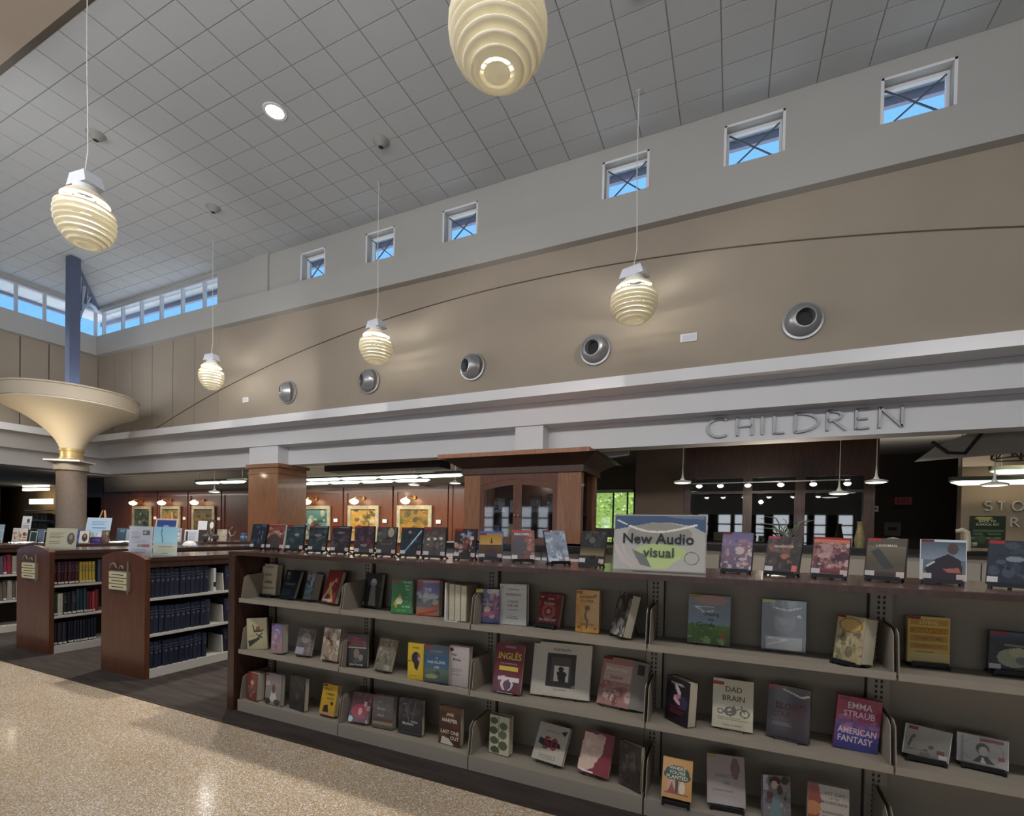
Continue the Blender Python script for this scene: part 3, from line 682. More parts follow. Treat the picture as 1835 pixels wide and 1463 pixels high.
g = paint(26, 30, '#25301f', [('e', .4, .08, .25, .05, '#a39a5e'), ('r', .1, .45, .95, .5, '#4c5c45'), ('r', .1, .55, .9, .6, '#4c5c45'), ('r', .05, .68, .9, .72, '#5a6a52'), ('e', .15, .9, .12, .06, '#9aa39a'), ('b', 8, ['#3c4a38', '#16200f'], 0, .5, 1, 1)], 3)
link('sheet', art_mesh('sheet', .52, .6, g, 0), t)
POST = t
t = thing('exit_sign', 'dim red EXIT sign in the dark doorway', 'sign', (3.615, 14.1, 2.29))
obj('box', MB().box(-.16, -.05, 0, .16, .08, .18), mat('exit_red', '#a84048', .5), t, world=False)
EXIT = t
for x, y, z, lb, m_ in ((3.10, 14.15, 2.2, 'small white card on the dark wall beside the exit sign', PAPER), (3.45, 14.15, 1.72, 'grey notice with a dark mark under the exit sign', mat('grey_notice', '#6a6664', .6))):
    t = thing('wall_notice', lb, 'notice', (x, y, z)); s_ = .07 if m_ is PAPER else .16
    obj('sheet', MB().box(-s_, 0, -s_, s_, .02, s_), m_, t, world=False); obj('mark', MB().box(-s_*.5, -.004, -s_*.2, s_*.5, 0, s_*.3), SLOT, t, world=False)
t = thing('spotlight_rail', 'ceiling hung rail carrying six small bright spotlights', 'lamp', (-.74, 9.6, 2.45))
obj('rail', MB().tube([(0, 0, -.01), (2.5, 0, .01)], .012, 6), GALV, t, world=False)
for q in (.1, 2.3): obj('hanger', MB().tube([(q, 0, 0), (q, 0, 1.05)], .005, 5), SLOT, t, world=False)
for x in (-.579, -.218, .231, .747, 1.23, 1.714):
    s_ = obj('spot_head', MB().lathe([(.03, 0), (.05, -.04), (.04, -.07)], (x+.74, -.02, 0), 12), GALV, t, world=False)
    obj('spot_lens', MB().lathe([(.0, -.095), (.035, -.085), (.055, -.06), (.04, -.035)], (x+.74, -.025, 0), 12), SPOTW, s_, world=False, smooth=True)
lamp('spot_glow', 'POINT', (.6, 9.2, 2.3), 18, WARM, .04)
lamp('story_glow', 'SPOT', (4.6, 10.6, 3.2), 60, (1, .85, .62), .1, rot=(R(35), 0, 0), spot=100)
t = thing('hung_panel', 'angled pale ceiling panel with a curved dark cable beyond the word CHILDREN', 'panel', (3.0, 9.6, 2.72))
obj('panel', MB().prism([(-.4, 0), (1.25, .12), (1.3, .5), (.35, .46), (-.15, .22)], 0, .05), mat('cloud_grey', '#a6a29a', .8), t, world=False)
obj('cable', MB().tube([(-.2, -.02, .3), (0, -.02, .12), (.2, -.02, .10), (.42, -.02, .45)], .025, 6), SLOT, t, world=False)
t = thing('wire_lantern', 'dark faceted wire lantern at the edge of the frame', 'lantern', (4.0, 10.1, 2.78))
for k in range(6):
    a = PI/3*k; p = (.3*math.cos(a), .3*math.sin(a)); q = (.3*math.cos(a+PI/3), .3*math.sin(a+PI/3))
    obj('mesh_side', MB().bar((*p, 0), (*p, .5), .02).bar((*p, .02), (*q, .48), .015).bar((*p, .48), (*q, .02), .015).bar((*p, .25), (*q, .25), .015).bar((*p, .5), (*q, .5), .02).bar((*p, 0), (*q, 0), .02), mat('lantern_grey', '#4a4645', .6), t, world=False)
obj('cord', MB().tube([(0, 0, .5), (0, 0, .72)], .01, 5).bar((-.3, 0, .5), (.3, 0, .5), .02), BLACK, t, world=False)
# window to the garden with a sunlit hedge outside
struct('wall_garden', MB().box(-9, 15.0, 0, -4.4, 15.3, 3.5).box(-2.73, 15.0, 0, -.9, 15.3, 3.5).box(-4.4, 15, 2.86, -2.73, 15.3, 3.5).box(-4.4, 15, 0, -2.73, 15.3, 1.2), mat('garden_wall', '#6b5b4c', .8))
w = thing('window_10', None, None, (-3.5, 15.1, 1.2)); w['kind'] = 'structure'
for x in (-4.36, -3.42, -2.98, -2.77): obj('mullion', MB().box(x-.02, 15.08, 1.2, x+.02, 15.16, 2.86), mat('green_mullion', '#39502f', .5), w)
obj('transom', MB().box(-4.4, 15.08, 2.76, -2.73, 15.16, 2.86), MATS['green_mullion'], w)
obj('pane', MB().box(-4.36, 15.12, 1.2, -2.77, 15.125, 2.8), GLASS, w)
obj('blind', MB().box(-4.3, 14.98, 2.74, -2.8, 15.02, 2.84), mat('blind_white', '#d8dcc8', .6), w)
struct('floor_garden', MB().box(-14, 20, -.3, 8, 32, -.02), mat('garden_soil', '#6a7a3c', .9))
hb = MB(); rs = random.Random(4)
for k in range(3400):
    x, z = rs.uniform(-11, 1.5), rs.uniform(-.02, 4.6); y = 22.4+rs.uniform(-.35, .7); s_ = rs.uniform(.06, .14); a = rs.uniform(0, 6.28); b_ = rs.uniform(-.8, .8)
    u_ = Vector((math.cos(a), math.sin(a)*.5, b_*.6)).normalized()*s_; w2 = Vector((-math.sin(a)*.4, math.cos(a)*.4, 1)).normalized()*s_
    c = Vector((x, y, z)); hb.add([c-u_, c-w2*.6, c+u_, c+w2*.6], [(0, 1, 2, 3)], rs.randrange(3))
def leafmat(k, c):
    m = bpy.data.materials.new('leaf_%d' % k); m.use_nodes = True; n = m.node_tree; n.nodes.clear()
    o = n.nodes.new('ShaderNodeOutputMaterial'); d = n.nodes.new('ShaderNodeBsdfDiffuse'); t = n.nodes.new('ShaderNodeBsdfTranslucent'); x = n.nodes.new('ShaderNodeMixShader')
    d.inputs[0].default_value = (*hx(c), 1); t.inputs[0].default_value = (*hx(c), 1); x.inputs[0].default_value = .5
    n.links.new(d.outputs[0], x.inputs[1]); n.links.new(t.outputs[0], x.inputs[2]); n.links.new(x.outputs[0], o.inputs[0]); return m
o = obj('hedge_leaves', hb, [leafmat(k, c) for k, c in enumerate(('#d2da8e', '#b4c872', '#f0f2c4'))]); tag(o, 'sunlit yellow green hedge outside the garden window', 'hedge', kind='stuff')
tag(obj('hedge_core', MB().box(-14, 25.6, -.02, 4.5, 26.2, 5.4), mat('hedge_core', '#9fb552', .9)), 'dense green hedge row standing behind the leafy one', 'hedge')
t = thing('wooden_crates', 'row of small wooden bins on the garden window sill', 'bin', (-3.55, 14.7, 1.35))
for k in range(4): obj('bin', MB().box(-.6+k*.3, 0, 0, -.33+k*.3, .3, .28), WOODL, t, world=False)

# ------------------------------------------------------------------ service counter and bookcase hutch
t = thing('service_counter', 'dark topped service counter with pale front under the hutch', 'counter', (-3.0, 6.3, 0))
obj('worktop', MB().box(-1.25, -.15, 1.24, 1.55, 1.45, 1.30), BLACK, t, world=False)
for k in range(3): obj('front_panel', MB().box(-1.15+k*.87, 0, .08, -.30+k*.87, .05, 1.2), WHITE, t, world=False)
obj('body', MB().box(-1.15, .05, 0, 1.45, 1.4, 1.24), mat('counter_grey', '#a39b8e', .6), t, world=False)
h = thing('glazed_hutch', 'cherry wood hutch with arched glass doors and heavy cornice', 'cabinet', (-2.88, 6.55, 1.30))
Z = 1.05
for a, b in ((-.94, -.66), (.59, .94)): obj('corner_post', MB().box(a, 0, 0, b, .12, Z+.02), WOODL, h, world=False)
for a in (-.94, .82): obj('rear_post', MB().box(a, .72, 0, a+.12, .86, Z+.02), WOODL, h, world=False)
obj('back', MB().box(-.9, .82, 0, .9, .86, Z), WOODD, h, world=False)
obj('base_rail', MB().box(-.94, .0, 0, .94, .86, .03), WOOD, h, world=False)
obj('frieze', MB().box(-.98, -.03, Z, .98, .9, Z+.09), WOODD, h, world=False)
cp = MB()
for (e0, zz0, e1, zz1) in ((.0, Z+.09, .08, Z+.14), (.08, Z+.14, .20, Z+.22), (.20, Z+.22, .27, Z+.225)):
    v = [(-.98-e0, -.03-e0, zz0), (.98+e0, -.03-e0, zz0), (.98+e0, .9+e0, zz0), (-.98-e0, .9+e0, zz0), (-.98-e1, -.03-e1, zz1), (.98+e1, -.03-e1, zz1), (.98+e1, .9+e1, zz1), (-.98-e1, .9+e1, zz1)]
    cp.add(v, [(0, 4, 5, 1), (1, 5, 6, 2), (2, 6, 7, 3), (3, 7, 4, 0)])
obj('cornice', cp, WOODD, h, world=False)
obj('cornice_cap', MB().box(-1.25, -.30, Z+.225, 1.13, 1.18, Z+.285), WOODL, h, world=False)
def arched_door(a, b, left):
    z0_, sp_ = .02, .86; n = 8
    cxm = -.035; half = .62
    top = lambda x: sp_+.10*(1-((x-cxm)/half)**2)
    d_ = obj('door', MB().box(a, .006, z0_, a+.07, .03, min(top(a), top(a+.07))-.02).box(b-.07, .006, z0_, b, .03, min(top(b), top(b-.07))-.02).box(a+.07, .006, z0_, b-.07, .03, z0_+.07), WOOD, h, world=False)
    mb = MB()
    xs_ = np.linspace(a, b, n+1)
    for p, q in zip(xs_, xs_[1:]): mb.prism([(p, top(p)-.08), (q, top(q)-.08), (q, top(q)+.015), (p, top(p)+.015)], .003, .032)
    obj('arched_rail', mb, WOOD, d_, world=False)
    poly = [(a+.06, .08)]+[(b-.06, .08)]+[(x, top(x)-.07) for x in np.linspace(b-.06, a+.06, 8)]
    obj('glass', MB().prism(poly, .012, .016), CGLASS, d_, world=False)
    kx = b-.03 if left else a+.03
    obj('knob', MB().lathe([(.0, -.03), (.014, -.025), (.008, 0)], (kx, 0, .42), 10, axis='y'), BRASS, d_, world=False)
arched_door(-.66, -.035, True); arched_door(-.035, .59, False)
mb = MB(); n = 10
xs_ = np.linspace(-.66, .59, n+1); tp = lambda x: .87+.10*(1-((x+.035)/.62)**2)
for p, q in zip(xs_, xs_[1:]): mb.prism([(p, tp(p)), (q, tp(q)), (q, Z), (p, Z)], -.004, .035)
obj('arched_spandrel', mb, WOOD, h, world=False)
obj('inner_shelf', MB().box(-.82, .1, .46, .82, .8, .48), WOODD, h, world=False)
obj('side_glass', MB().box(.90, .12, .03, .906, .72, Z), CGLASS, h, world=False)
obj('side_glass', MB().box(-.906, .12, .03, -.90, .72, Z), CGLASS, h, world=False)
lamp('hutch_lamp', 'POINT', (-2.88, 6.95, 2.28), 4, WARM, .05)
for (x, z, w_, h_, c, lb) in ((-.55, .03, .14, .26, '#8f98aa', 'small grey blue framed print on the lower hutch shelf'), (-.24, .03, .2, .28, '#b9a878', 'framed print with ochre figures on the lower hutch shelf'), (-.5, .48, .2, .24, '#a3a7b2', 'pale card at one end of the upper hutch shelf'), (-.22, .48, .2, .2, '#9096a0', 'grey card in the middle of the upper hutch shelf'), (.12, .48, .18, .26, '#77736e', 'dull grey plaque on the upper hutch shelf'), (.40, .48, .2, .28, '#8a8a98', 'violet grey plaque on the upper hutch shelf')):
    t = thing('display_print', lb, 'print', (-2.88+x, 6.9, 1.30+z+.001)); obj('backing', MB().box(-w_/2, 0, 0, w_/2, .015, h_), SLOT, t, world=False)
    link('face', art_mesh('face', w_*.94, h_*.94, paint(10, 12, c, [('b', 10, ['#d5d2cc', '#5c554c', c, '#2d2a2a'], .1, .1, .9, .9)], len(lb))), t, (0, 0, h_*.03))
t = thing('children_desk', 'long dark topped desk with pale front panels in the children area', 'desk', (2.0, 10.0, 0))
obj('worktop', MB().box(-4.2, -.1, 1.25, 2.6, .8, 1.32), BLACK, t, world=False)
for k in range(7): obj('front_panel', MB().box(-4.1+k*.95, 0, .08, -3.17+k*.95, .05, 1.13), mat('pale_laminate', '#bdb4a6', .6), t, world=False)
obj('body', MB().box(-4.1, .05, 0, 2.5, .7, 1.25), mat('counter_grey', '#a39b8e'), t, world=False)
t = thing('spider_plant', 'thin leaved green plant in a dark pot on the children desk', 'plant', (.95, 10.2, 1.32))
obj('pot', MB().lathe([(.0, 0), (.09, 0), (.12, .14), (.11, .14), (.1, .12), (.0, .12)], n=16), BLACK, t, world=False)
for k in range(11):
    a = k*2.4; r_ = random.uniform(.3, .6); zt = random.uniform(.15, .45)
    obj('leaf', MB().tube([(0, 0, .12), (r_*.5*math.cos(a), r_*.5*math.sin(a)*.5, .12+zt*.9), (r_*math.cos(a), r_*math.sin(a)*.5, .12+zt)], [.008, .012, .003], 4), mat('leaf_green', '#76806a', .6), t, world=False)
t = thing('yellow_figurine', 'tall mottled yellow vase standing on the children desk', 'vase', (2.02, 10.15, 1.32))
obj('body', MB().lathe([(.0, 0), (.07, 0), (.085, .15), (.05, .32), (.04, .42), (.05, .46)], n=14), mat('vase_yellow', '#857a50', .5, noise=(20, .3)), t, world=False, smooth=True)
t = thing('desk_lamp', 'small white domed lamp on the children desk', 'lamp', (2.5, 10.2, 1.32))
obj('shade', MB().lathe([(.12, .13), (.09, .18), (.0, .2)], n=16), PAPER, t, world=False, smooth=True); obj('stem', MB().lathe([(.05, 0), (.012, .02), (.012, .14)], n=8), BLACK, t, world=False)
t = thing('ornament', 'pale curved ornament standing beside the green poster', 'ornament', (3.46, 10.3, 1.32))
obj('body', MB().tube([(.05, 0, 0), (.05, 0, .2), (.04, 0, .3), (-.02, 0, .34), (-.1, 0, .32)], [.05, .045, .045, .04, .03], 8), mat('ornament_pale', '#cfc2ae', .5), t, world=False, smooth=True)
# ------------------------------------------------------------------ words needed on covers and signs
# (baked after the book table is known, see below)
# ------------------------------------------------------------------ long display bookcase in front
SX = [-3.60+1.068*k for k in range(6)]
YF, YB = 2.62, 2.93
ZA1, ZA2, ZA3, ZTOP = .90, .487, .088, 1.285
tp = thing('display_worktop', 'long dark cherry top board along the display shelving', 'worktop', (-.9, 2.95, ZTOP))
obj('board', MB().box(-3.71, 2.615, ZTOP-.03, 1.80, 3.33, ZTOP), wood('top_wood', '#46302a', '#573d33', .25, (1.2, 14, 14), .5), tp)
obj('edge_strip', MB().box(-3.712, 2.603, ZTOP-.03, 1.80, 2.615, ZTOP-.002), WOODD, tp)
obj('end_strip', MB().box(-3.722, 2.603, ZTOP-.028, -3.71, 3.33, ZTOP+.001), mat('pale_edge', '#b3a698', .5), tp)
brk = MB().prism([(2.625, -.02), (2.63, .0), (2.655, .175), (2.69, .195), (2.92, .205), (2.92, -.02)], -.002, .002, 'x').mesh('shelf_bracket', BEIGE)
lipm = {}
for k in range(5):
    x0, x1 = SX[k]+.004, SX[k+1]-.004
    lb = ('first bay of beige display shelving beside the dark end panel', 'second bay of beige display shelving holding the green book', 'third bay of beige display shelving holding the wide white picture book', 'fourth bay of beige display shelving under the large acrylic sign', 'fifth bay of beige display shelving cut by the frame edge')[k]
    t = thing('shelving_bay', lb, 'shelving', ((x0+x1)/2, YB, 0), group='beige display shelving bays')
    if k == 0: obj('end_panel', MB().box(-3.70, 2.60, 0, -3.625, 3.31, ZTOP-.035), WOODD, t)
    if k == 4: obj('end_panel', MB().box(1.745, 2.60, 0, 1.79, 3.31, ZTOP-.035), WOODD, t)
    obj('back_panel', MB().box(x0, YB, .0, x1, YB+.02, ZTOP-.03), BEIGEB, t)
    obj('rear_panel', MB().box(x0, 3.29, 0, x1, 3.30, ZTOP-.03), BEIGE, t)
    for z in (ZA1, ZA2):
        m = MB().box(x0, YF, z-.012, x1, YB, z); m.box(x0, YF-.004, z-.022, x1, YF+.006, z+.012)
        obj('shelf', m, BEIGE, t)
    obj('base_deck', MB().box(x0, YF, .0, x1, YB, ZA3).box(x0, YF-.004, 0, x1, YF, ZA3+.006), BEIGE, t)
    for z in (ZA1, ZA2, ZA3):
        for x in (x0+.006, x1-.006): link('shelf_bracket', brk, t, (x-t.location.x, -t.location.y, z))
for k in range(6):
    for x in [SX[k]+(.03 if k == 0 else 0)]:
        w_ = .045 if k else .025
        t = thing('shelving_upright', ('slotted upright hidden beside the dark end panel', 'slotted upright between the first two shelving bays', 'slotted upright behind the fore-edge page blocks', 'slotted upright under the large acrylic sign', 'slotted upright behind the AMERICAN FANTASY book', 'slotted upright past the frame edge')[k], 'upright', (x, YB, 0), group='slotted shelving uprights')
        obj('upright', MB().box(x-w_, YB-.035, 0, x+w_, YB-.001, ZTOP-.031), mat('upright_beige', '#8d8273', .5), t)
        sl = MB()
        for q in range(44):
            z = .12+q*.0258
            for dx in (-.016, .006): sl.box(x+dx, YB-.0365, z, x+dx+.010, YB-.035, z+.015)
        sl.box(x-w_-.006, YB-.012, 0, x-w_, YB-.001, ZTOP-.03); sl.box(x+w_, YB-.012, 0, x+w_+.006, YB-.001, ZTOP-.03)
        o = obj('slots', sl, SLOT, t); o['kind'] = 'stuff'

# ------------------------------------------------------------------ low wooden reference bookcases behind
CRM = mat('cream_card', '#d6cba4', .6)
def bookcase(x0, x1, ya, yb, lb):
    t = thing('bookcase', lb, 'bookcase', ((x0+x1)/2, ya, 0))
    w_ = x1-x0; arc_ = [(x1, 1.15)]+[(x0+w_*(1-u), 1.15+.065*math.sin(PI*u)**.8) for u in np.linspace(.08, .92, 11)]+[(x0, 1.15)]
    obj('end_panel', MB().prism([(x0, 0), (x1, 0)]+arc_, ya, ya+.045), WOOD, t)
    obj('top_board', MB().box(x0, ya+.045, 1.13, x1+.01, yb, 1.17), MATS['top_wood'], t)
    obj('fascia_rail', MB().box(x1-.03, ya+.045, 1.07, x1, yb, 1.13), WOODD, t)
    obj('core', MB().box((x0+x1)/2-.02, ya+.045, 0, (x0+x1)/2+.02, yb, 1.13), mat('core_dark', '#2c2724', .8), t)
    obj('far_side', MB().box(x0, ya+.045, 0, x0+.03, yb, 1.13), BEIGE, t)
    for z in (.75, .40): obj('shelf', MB().box((x0+x1)/2+.02, ya+.045, z, x1, yb, z+.025), PALE, t)
    obj('base', MB().box(x0+.03, ya+.045, 0, x1, yb, .09), PALE, t)
    for k in range(int((yb-ya)/.92)+1):
        y = ya+.78+k*.92
        if y < yb-.1:
            for z in (.775, .425, .09): obj('divider', MB().prism([(x1-.26, z), (x1-.01, z), (x1-.03, z+.19), (x1-.26, z+.2)], y, y+.012), PALE, t)
    sx = x0+w_*.24; yy = ya-.012
    obj('sign_bracket', MB().box(sx-.01, yy, .83, sx+.32, yy+.012, 1.02).box(sx+.305, yy-.01, .80, sx+.315, yy, 1.12), mat('bracket_grey', '#8d857a', .4), t)
    for q in range(3): obj('sign_plate', MB().box(sx, yy-.012, .96-.06*q, sx+.30, yy, 1.01-.06*q), CRM, t)
    for a_, r_ in ((sx+.06, .055), (sx+.2, .035)):
        obj('scroll', MB().tube([(a_+r_*math.cos(q), yy-.006, 1.04+r_*math.sin(q)) for q in np.linspace(.2, PI-.1, 9)], .007, 5), MATS['bracket_grey'], t)
    pr = MB()
    for q in range(3): pr.box(sx+.05, yy-.0135, .982-.06*q, sx+.25, yy-.012, .989-.06*q)
    obj('print', pr, SLOT, t)
    return t
bookcase(-5.80, -5.06, 2.72, 6.2, 'low cherry bookcase with navy volumes, nearest the display shelving')
bookcase(-7.66, -6.91, 2.75, 6.4, 'low cherry bookcase with maroon and mixed volumes, middle of the row')
bookcase(-9.50, -8.75, 2.76, 7.0, 'low cherry bookcase half hidden at the frame edge')
VOL = {}
def volume_mesh(c, tab, band):
    key = (c, tab, band)
    if key not in VOL:
        m = MB(); n = 5     # unit block: x 0..1 depth (spine at 1), y 0..1 thickness, z 0..1
        pr = [(0, 0), (.94, 0)]+[(.94+.06*math.sin(PI*q/n), q/n) for q in range(1, n)]+[(.94, 1), (0, 1)]
        m.prism(pr, 0, 1, 'z', 0)
        if tab: m.box(.9, .12, .04, 1.012, .88, .12, 1)
        if band:
            for z in (.70, .80): m.box(.92, .1, z, 1.008, .9, z+.02, 2)
            m.box(.92, .3, .55, 1.006, .7, .63, 2)
        VOL[key] = m.mesh('bound_volume', [mat('vol_'+c, c, .5, noise=(9, .08)), WHST, mat('dull_gilt', '#5d6275' if c in NAVY else '#b5a06a', .5)])
    return VOL[key]
NAVY = ('#252b42', '#1f2438', '#2a2f44', '#22283c')
def volumes(xf, y0, z, specs, lb, grp):
    y = y0
    for c, tk, h_, tab, band in specs:
        o = link('bound_volume', volume_mesh(c, tab, band), None, (xf-.2-random.uniform(.015, .035), y, z)); o.scale = (.2, tk*.96, h_)
        tag(o, lb % CN.get(c, 'dark'), 'book', grp % CN.get(c, 'dark')); y += tk
    return y
CN = {'#252b42': 'navy', '#1f2438': 'navy', '#2a2f44': 'navy', '#22283c': 'navy', '#4a1a24': 'maroon', '#c3a63a': 'yellow topped', '#4c5263': 'grey blue', '#1f5238': 'green', '#d8d3c0': 'white', '#1c1c22': 'black', '#2b2e36': 'charcoal', '#23404a': 'teal', '#7a2a30': 'red', '#b03a4a': 'bright red', '#2e2a33': 'plum', '#1b2030': 'midnight', '#a59d90': 'pale grey', '#6b6058': 'brown grey', '#8e2f44': 'crimson'}
rv = random.Random(11)
def nav(n, tk=(.040, .058), h_=.275): return [(NAVY[rv.randrange(4)], rv.uniform(*tk), h_+rv.uniform(-.008, .008), False, True) for _ in range(n)]
for z, nm, hh in ((.776, 'top', .275), (.426, 'middle', .262), (.091, 'bottom', .255)):
    volumes(-5.06, 2.775, z, nav(12, h_=hh), '%%s volume in the long row on the %s shelf of the nearest bookcase' % nm, 'navy row on the %s shelf of the nearest bookcase%%.0s' % nm)
    volumes(-5.06, 3.535, z, nav(5, h_=hh), '%%s volume past the divider on the %s shelf of the nearest bookcase' % nm, 'navy row past the divider on the %s shelf%%.0s' % nm)
t = thing('white_volume', 'thin white volume standing at the end of the top navy row', 'book', (-5.18, 3.40, .776))
obj('body', MB().box(-.1, 0, 0, .1, .025, .25), WHST, t, world=False)
obj('spine_band', MB().box(.1, 0, .05, .102, .025, .1), SLOT, t, world=False)
G2 = '%s volumes on the {} shelf of the middle bookcase'
y = volumes(-6.91, 2.80, .776, [('#4a1a24', .033, .26, True, True)]*7, '%s bound volume with white tab on the top shelf of the middle bookcase', G2.format('top'))
y = volumes(-6.91, y+.01, .776, [('#c3a63a', .030, .25, True, True)]*5, '%s volume with black band on the top shelf of the middle bookcase', G2.format('top'))
y = volumes(-6.91, y+.03, .776, [('#4c5263', .034, .27, False, True)]*4, '%s volume at the far end of the top shelf, middle bookcase', G2.format('top'))
mx = [('#1f5238', .04, .25, True, False), ('#d8d3c0', .028, .245, True, False), ('#d8d3c0', .02, .25, False, False), ('#1c1c22', .04, .255, True, True), ('#1c1c22', .042, .255, True, False), ('#2b2e36', .045, .262, True, True), ('#23404a', .032, .285, True, False), ('#23404a', .03, .28, True, False), ('#23404a', .03, .285, True, False), ('#7a2a30', .03, .24, True, False), ('#7a2a30', .028, .235, True, False), ('#b03a4a', .03, .24, True, False), ('#7a2a30', .04, .26, False, False)]
volumes(-6.91, 2.80, .426, mx, '%s volume on the mixed middle shelf of the middle bookcase', G2.format('middle'))
y = volumes(-6.91, 2.80, .091, [('#2e2a33', .040, .25, True, False)]*3, '%s volume by the divider on the bottom shelf of the middle bookcase', G2.format('bottom'))
volumes(-6.91, y+.015, .091, [('#1b2030', .027, .255, True, False)]*10, '%s volume with white tab on the bottom shelf of the middle bookcase', G2.format('bottom'))
for z, cs in ((.776, ['#4c5263', '#8e2f44', '#8e2f44', '#a59d90', '#a59d90', '#a59d90', '#a59d90']), (.426, ['#6b6058', '#6b6058', '#a59d90', '#6b6058', '#a59d90', '#6b6058', '#d8d3c0'])):
    volumes(-8.75, 2.98, z, [(c, .038+.004*(q % 3), .24+.012*(q % 3), q % 2 == 1, False) for q, c in enumerate(cs)], '%%s volume on the %s shelf of the half hidden bookcase' % ('top' if z > .5 else 'second'), '%%s volumes on the %s shelf of the half hidden bookcase' % ('top' if z > .5 else 'second'))

# ------------------------------------------------------------------ flat signs, flyers and things standing on the low bookcases
def sign_panel(name, lb, cat, x, y, z, w_, h_, base, ops, yaw_=0, tilt=12, stand='acrylic', grp=None, nu=44, nv=48, seed=1):
    t = thing(name, lb, cat, (x, y, z), (0, 0, R(yaw_)), grp); a_ = R(tilt); rr = (-a_, 0, 0); q = .006*math.sin(a_)+.001
    link('printed_sheet', art_mesh('printed_sheet', w_*.97, h_*.97, paint(nu, nv, base, ops, seed), y=-.001), t, (0, -.015*h_*math.sin(-a_), q+h_*.015), rr)
    obj('backing', MB().box(-w_/2, 0, 0, w_/2, .006, h_), PAPER if stand != 'dark' else BLACK, t, world=False, loc=(0, 0, q), rot=rr)
    if stand == 'acrylic':
        obj('acrylic_sleeve', MB().box(-w_/2-.006, -.006, .002, w_/2+.006, -.004, h_+.012), ACRYL, t, world=False, loc=(0, 0, q), rot=rr)
        obj('acrylic_foot', MB().box(-w_/2, -.03, 0, w_/2, .09, .003), ACRYL, t, world=False)
    elif stand == 'dark':
        L_ = h_*.7; yt = .008+L_*math.sin(a_)
        obj('back_strut', MB().bar((0, yt, L_*math.cos(a_)), (0, yt+.25*h_, .004), .03, .006), BLACK, t, world=False)
    return t
SIGNTXT = []
ZB = 1.171
BK = ['#3b3a38', '#c9c4bb', '#8d4238', '#8d8a80']
sign_panel('certificate_sign', 'cream certificate with round portrait in clear holder on a low bookcase', 'sign', -7.2, 2.96, ZB, .34, .245, '#d8cfae', [('r', .03, .04, .97, .96, '#e0d8bd'), ('x', .1, .2, .62, .5, 4, '#b3a47c'), ('e', .83, .5, .13, .3, '#6f655c'), ('e', .83, .42, .06, .13, '#b7a18d'), ('x', .1, .6, .55, .8, 2, '#b9ab86')], 28, 8, seed=5)
sign_panel('flyer_sign', 'lavender white text flyer with a small photo, in clear holder on the nearest low bookcase', 'sign', -5.45, 2.88, ZB, .225, .29, '#cfccd8', [('r', .58, .12, .92, .3, '#4a4a48'), ('e', .7, .2, .08, .06, '#a9a49c'), ('x', .08, .15, .5, .42, 6, '#aaa7b8'), ('x', .08, .45, .9, .6, 3, '#b3b0c0'), ('r', .36, .62, .6, .72, '#8f9a78'), ('r', .6, .62, .92, .72, '#b05548'), ('x', .08, .78, .9, .95, 3, '#a9a6b8')], 27, 3, seed=6)
sign_panel('blue_holder', 'clear holder with a glowing pale blue sheet above a cream note', 'sign', -5.2, 2.97, ZB, .235, .29, '#a4e2f8', [('g', 0, .55, '#9adcf6', '#bdf0fc'), ('l', .36, 0, .33, .2, .018, '#35607a'), ('l', .33, .2, .4, .55, .018, '#35607a'), ('r', 0, .58, 1, 1, '#d5d8c8'), ('x', .2, .68, .85, .72, 1, '#5d6a6a'), ('r', .15, .75, .9, .88, '#d8d09c'), ('x', .35, .9, .75, .95, 1, '#4b4b4b')], 26, 3, seed=7)  # brightened blues imitate the sky reflected in the holder
sign_panel('navy_poster', 'navy poster on a wooden easel behind the pale blue holder', 'poster', -7.42, 4.23, ZB+.09, .31, .31, '#2c4a8c', [('r', 0, 0, 1, .06, '#d8a08a'), ('r', 0, 0, .05, 1, '#d8c0b0'), ('r', .95, 0, 1, 1, '#d8c0b0'), ('e', .5, .36, .14, .07, '#7a9ad8'), ('l', .25, .62, .5, .78, .05, '#dfe8f2'), ('l', .5, .78, .8, .66, .05, '#dfe8f2')], 26, 12, 'easel', seed=8)
def easel(x, y, z, lb, h_=.55):
    t = thing('wooden_easel', lb, 'easel', (x, y, z), (0, 0, R(26)))
    for sx in (-1, 1): obj('leg', MB().bar((sx*.13, .012, 0), (sx*.015, .03+.21*h_, h_), .018, .014), mat('pale_wood', '#c9996a', .5), t, world=False)
    obj('leg', MB().bar((0, .25, 0), (0, .05+.21*h_, h_*.97), .018, .014), MATS['pale_wood'], t, world=False)
    obj('ledge', MB().box(-.13, -.018, .072, .13, .03, .089), MATS['pale_wood'], t, world=False)
easel(-7.42, 4.23, ZB, 'pale wooden easel holding the navy poster', .5)
easel(-9.2, 4.24, ZB, 'pale wooden easel holding the light blue poster', .52)
sign_panel('light_blue_poster', 'light blue poster with green foot resting on a wooden easel', 'poster', -9.2, 4.24, ZB+.09, .38, .31, '#b9d2ea', [('x', .2, .15, .85, .4, 3, '#8fa9c9'), ('x', .25, .5, .85, .58, 1, '#52789f'), ('b', 6, ['#7da85a', '#9fc07a'], .05, .85, .5, 1.0), ('r', .55, .8, .75, 1, '#dfeaf4')], 26, 12, 'easel', seed=9)
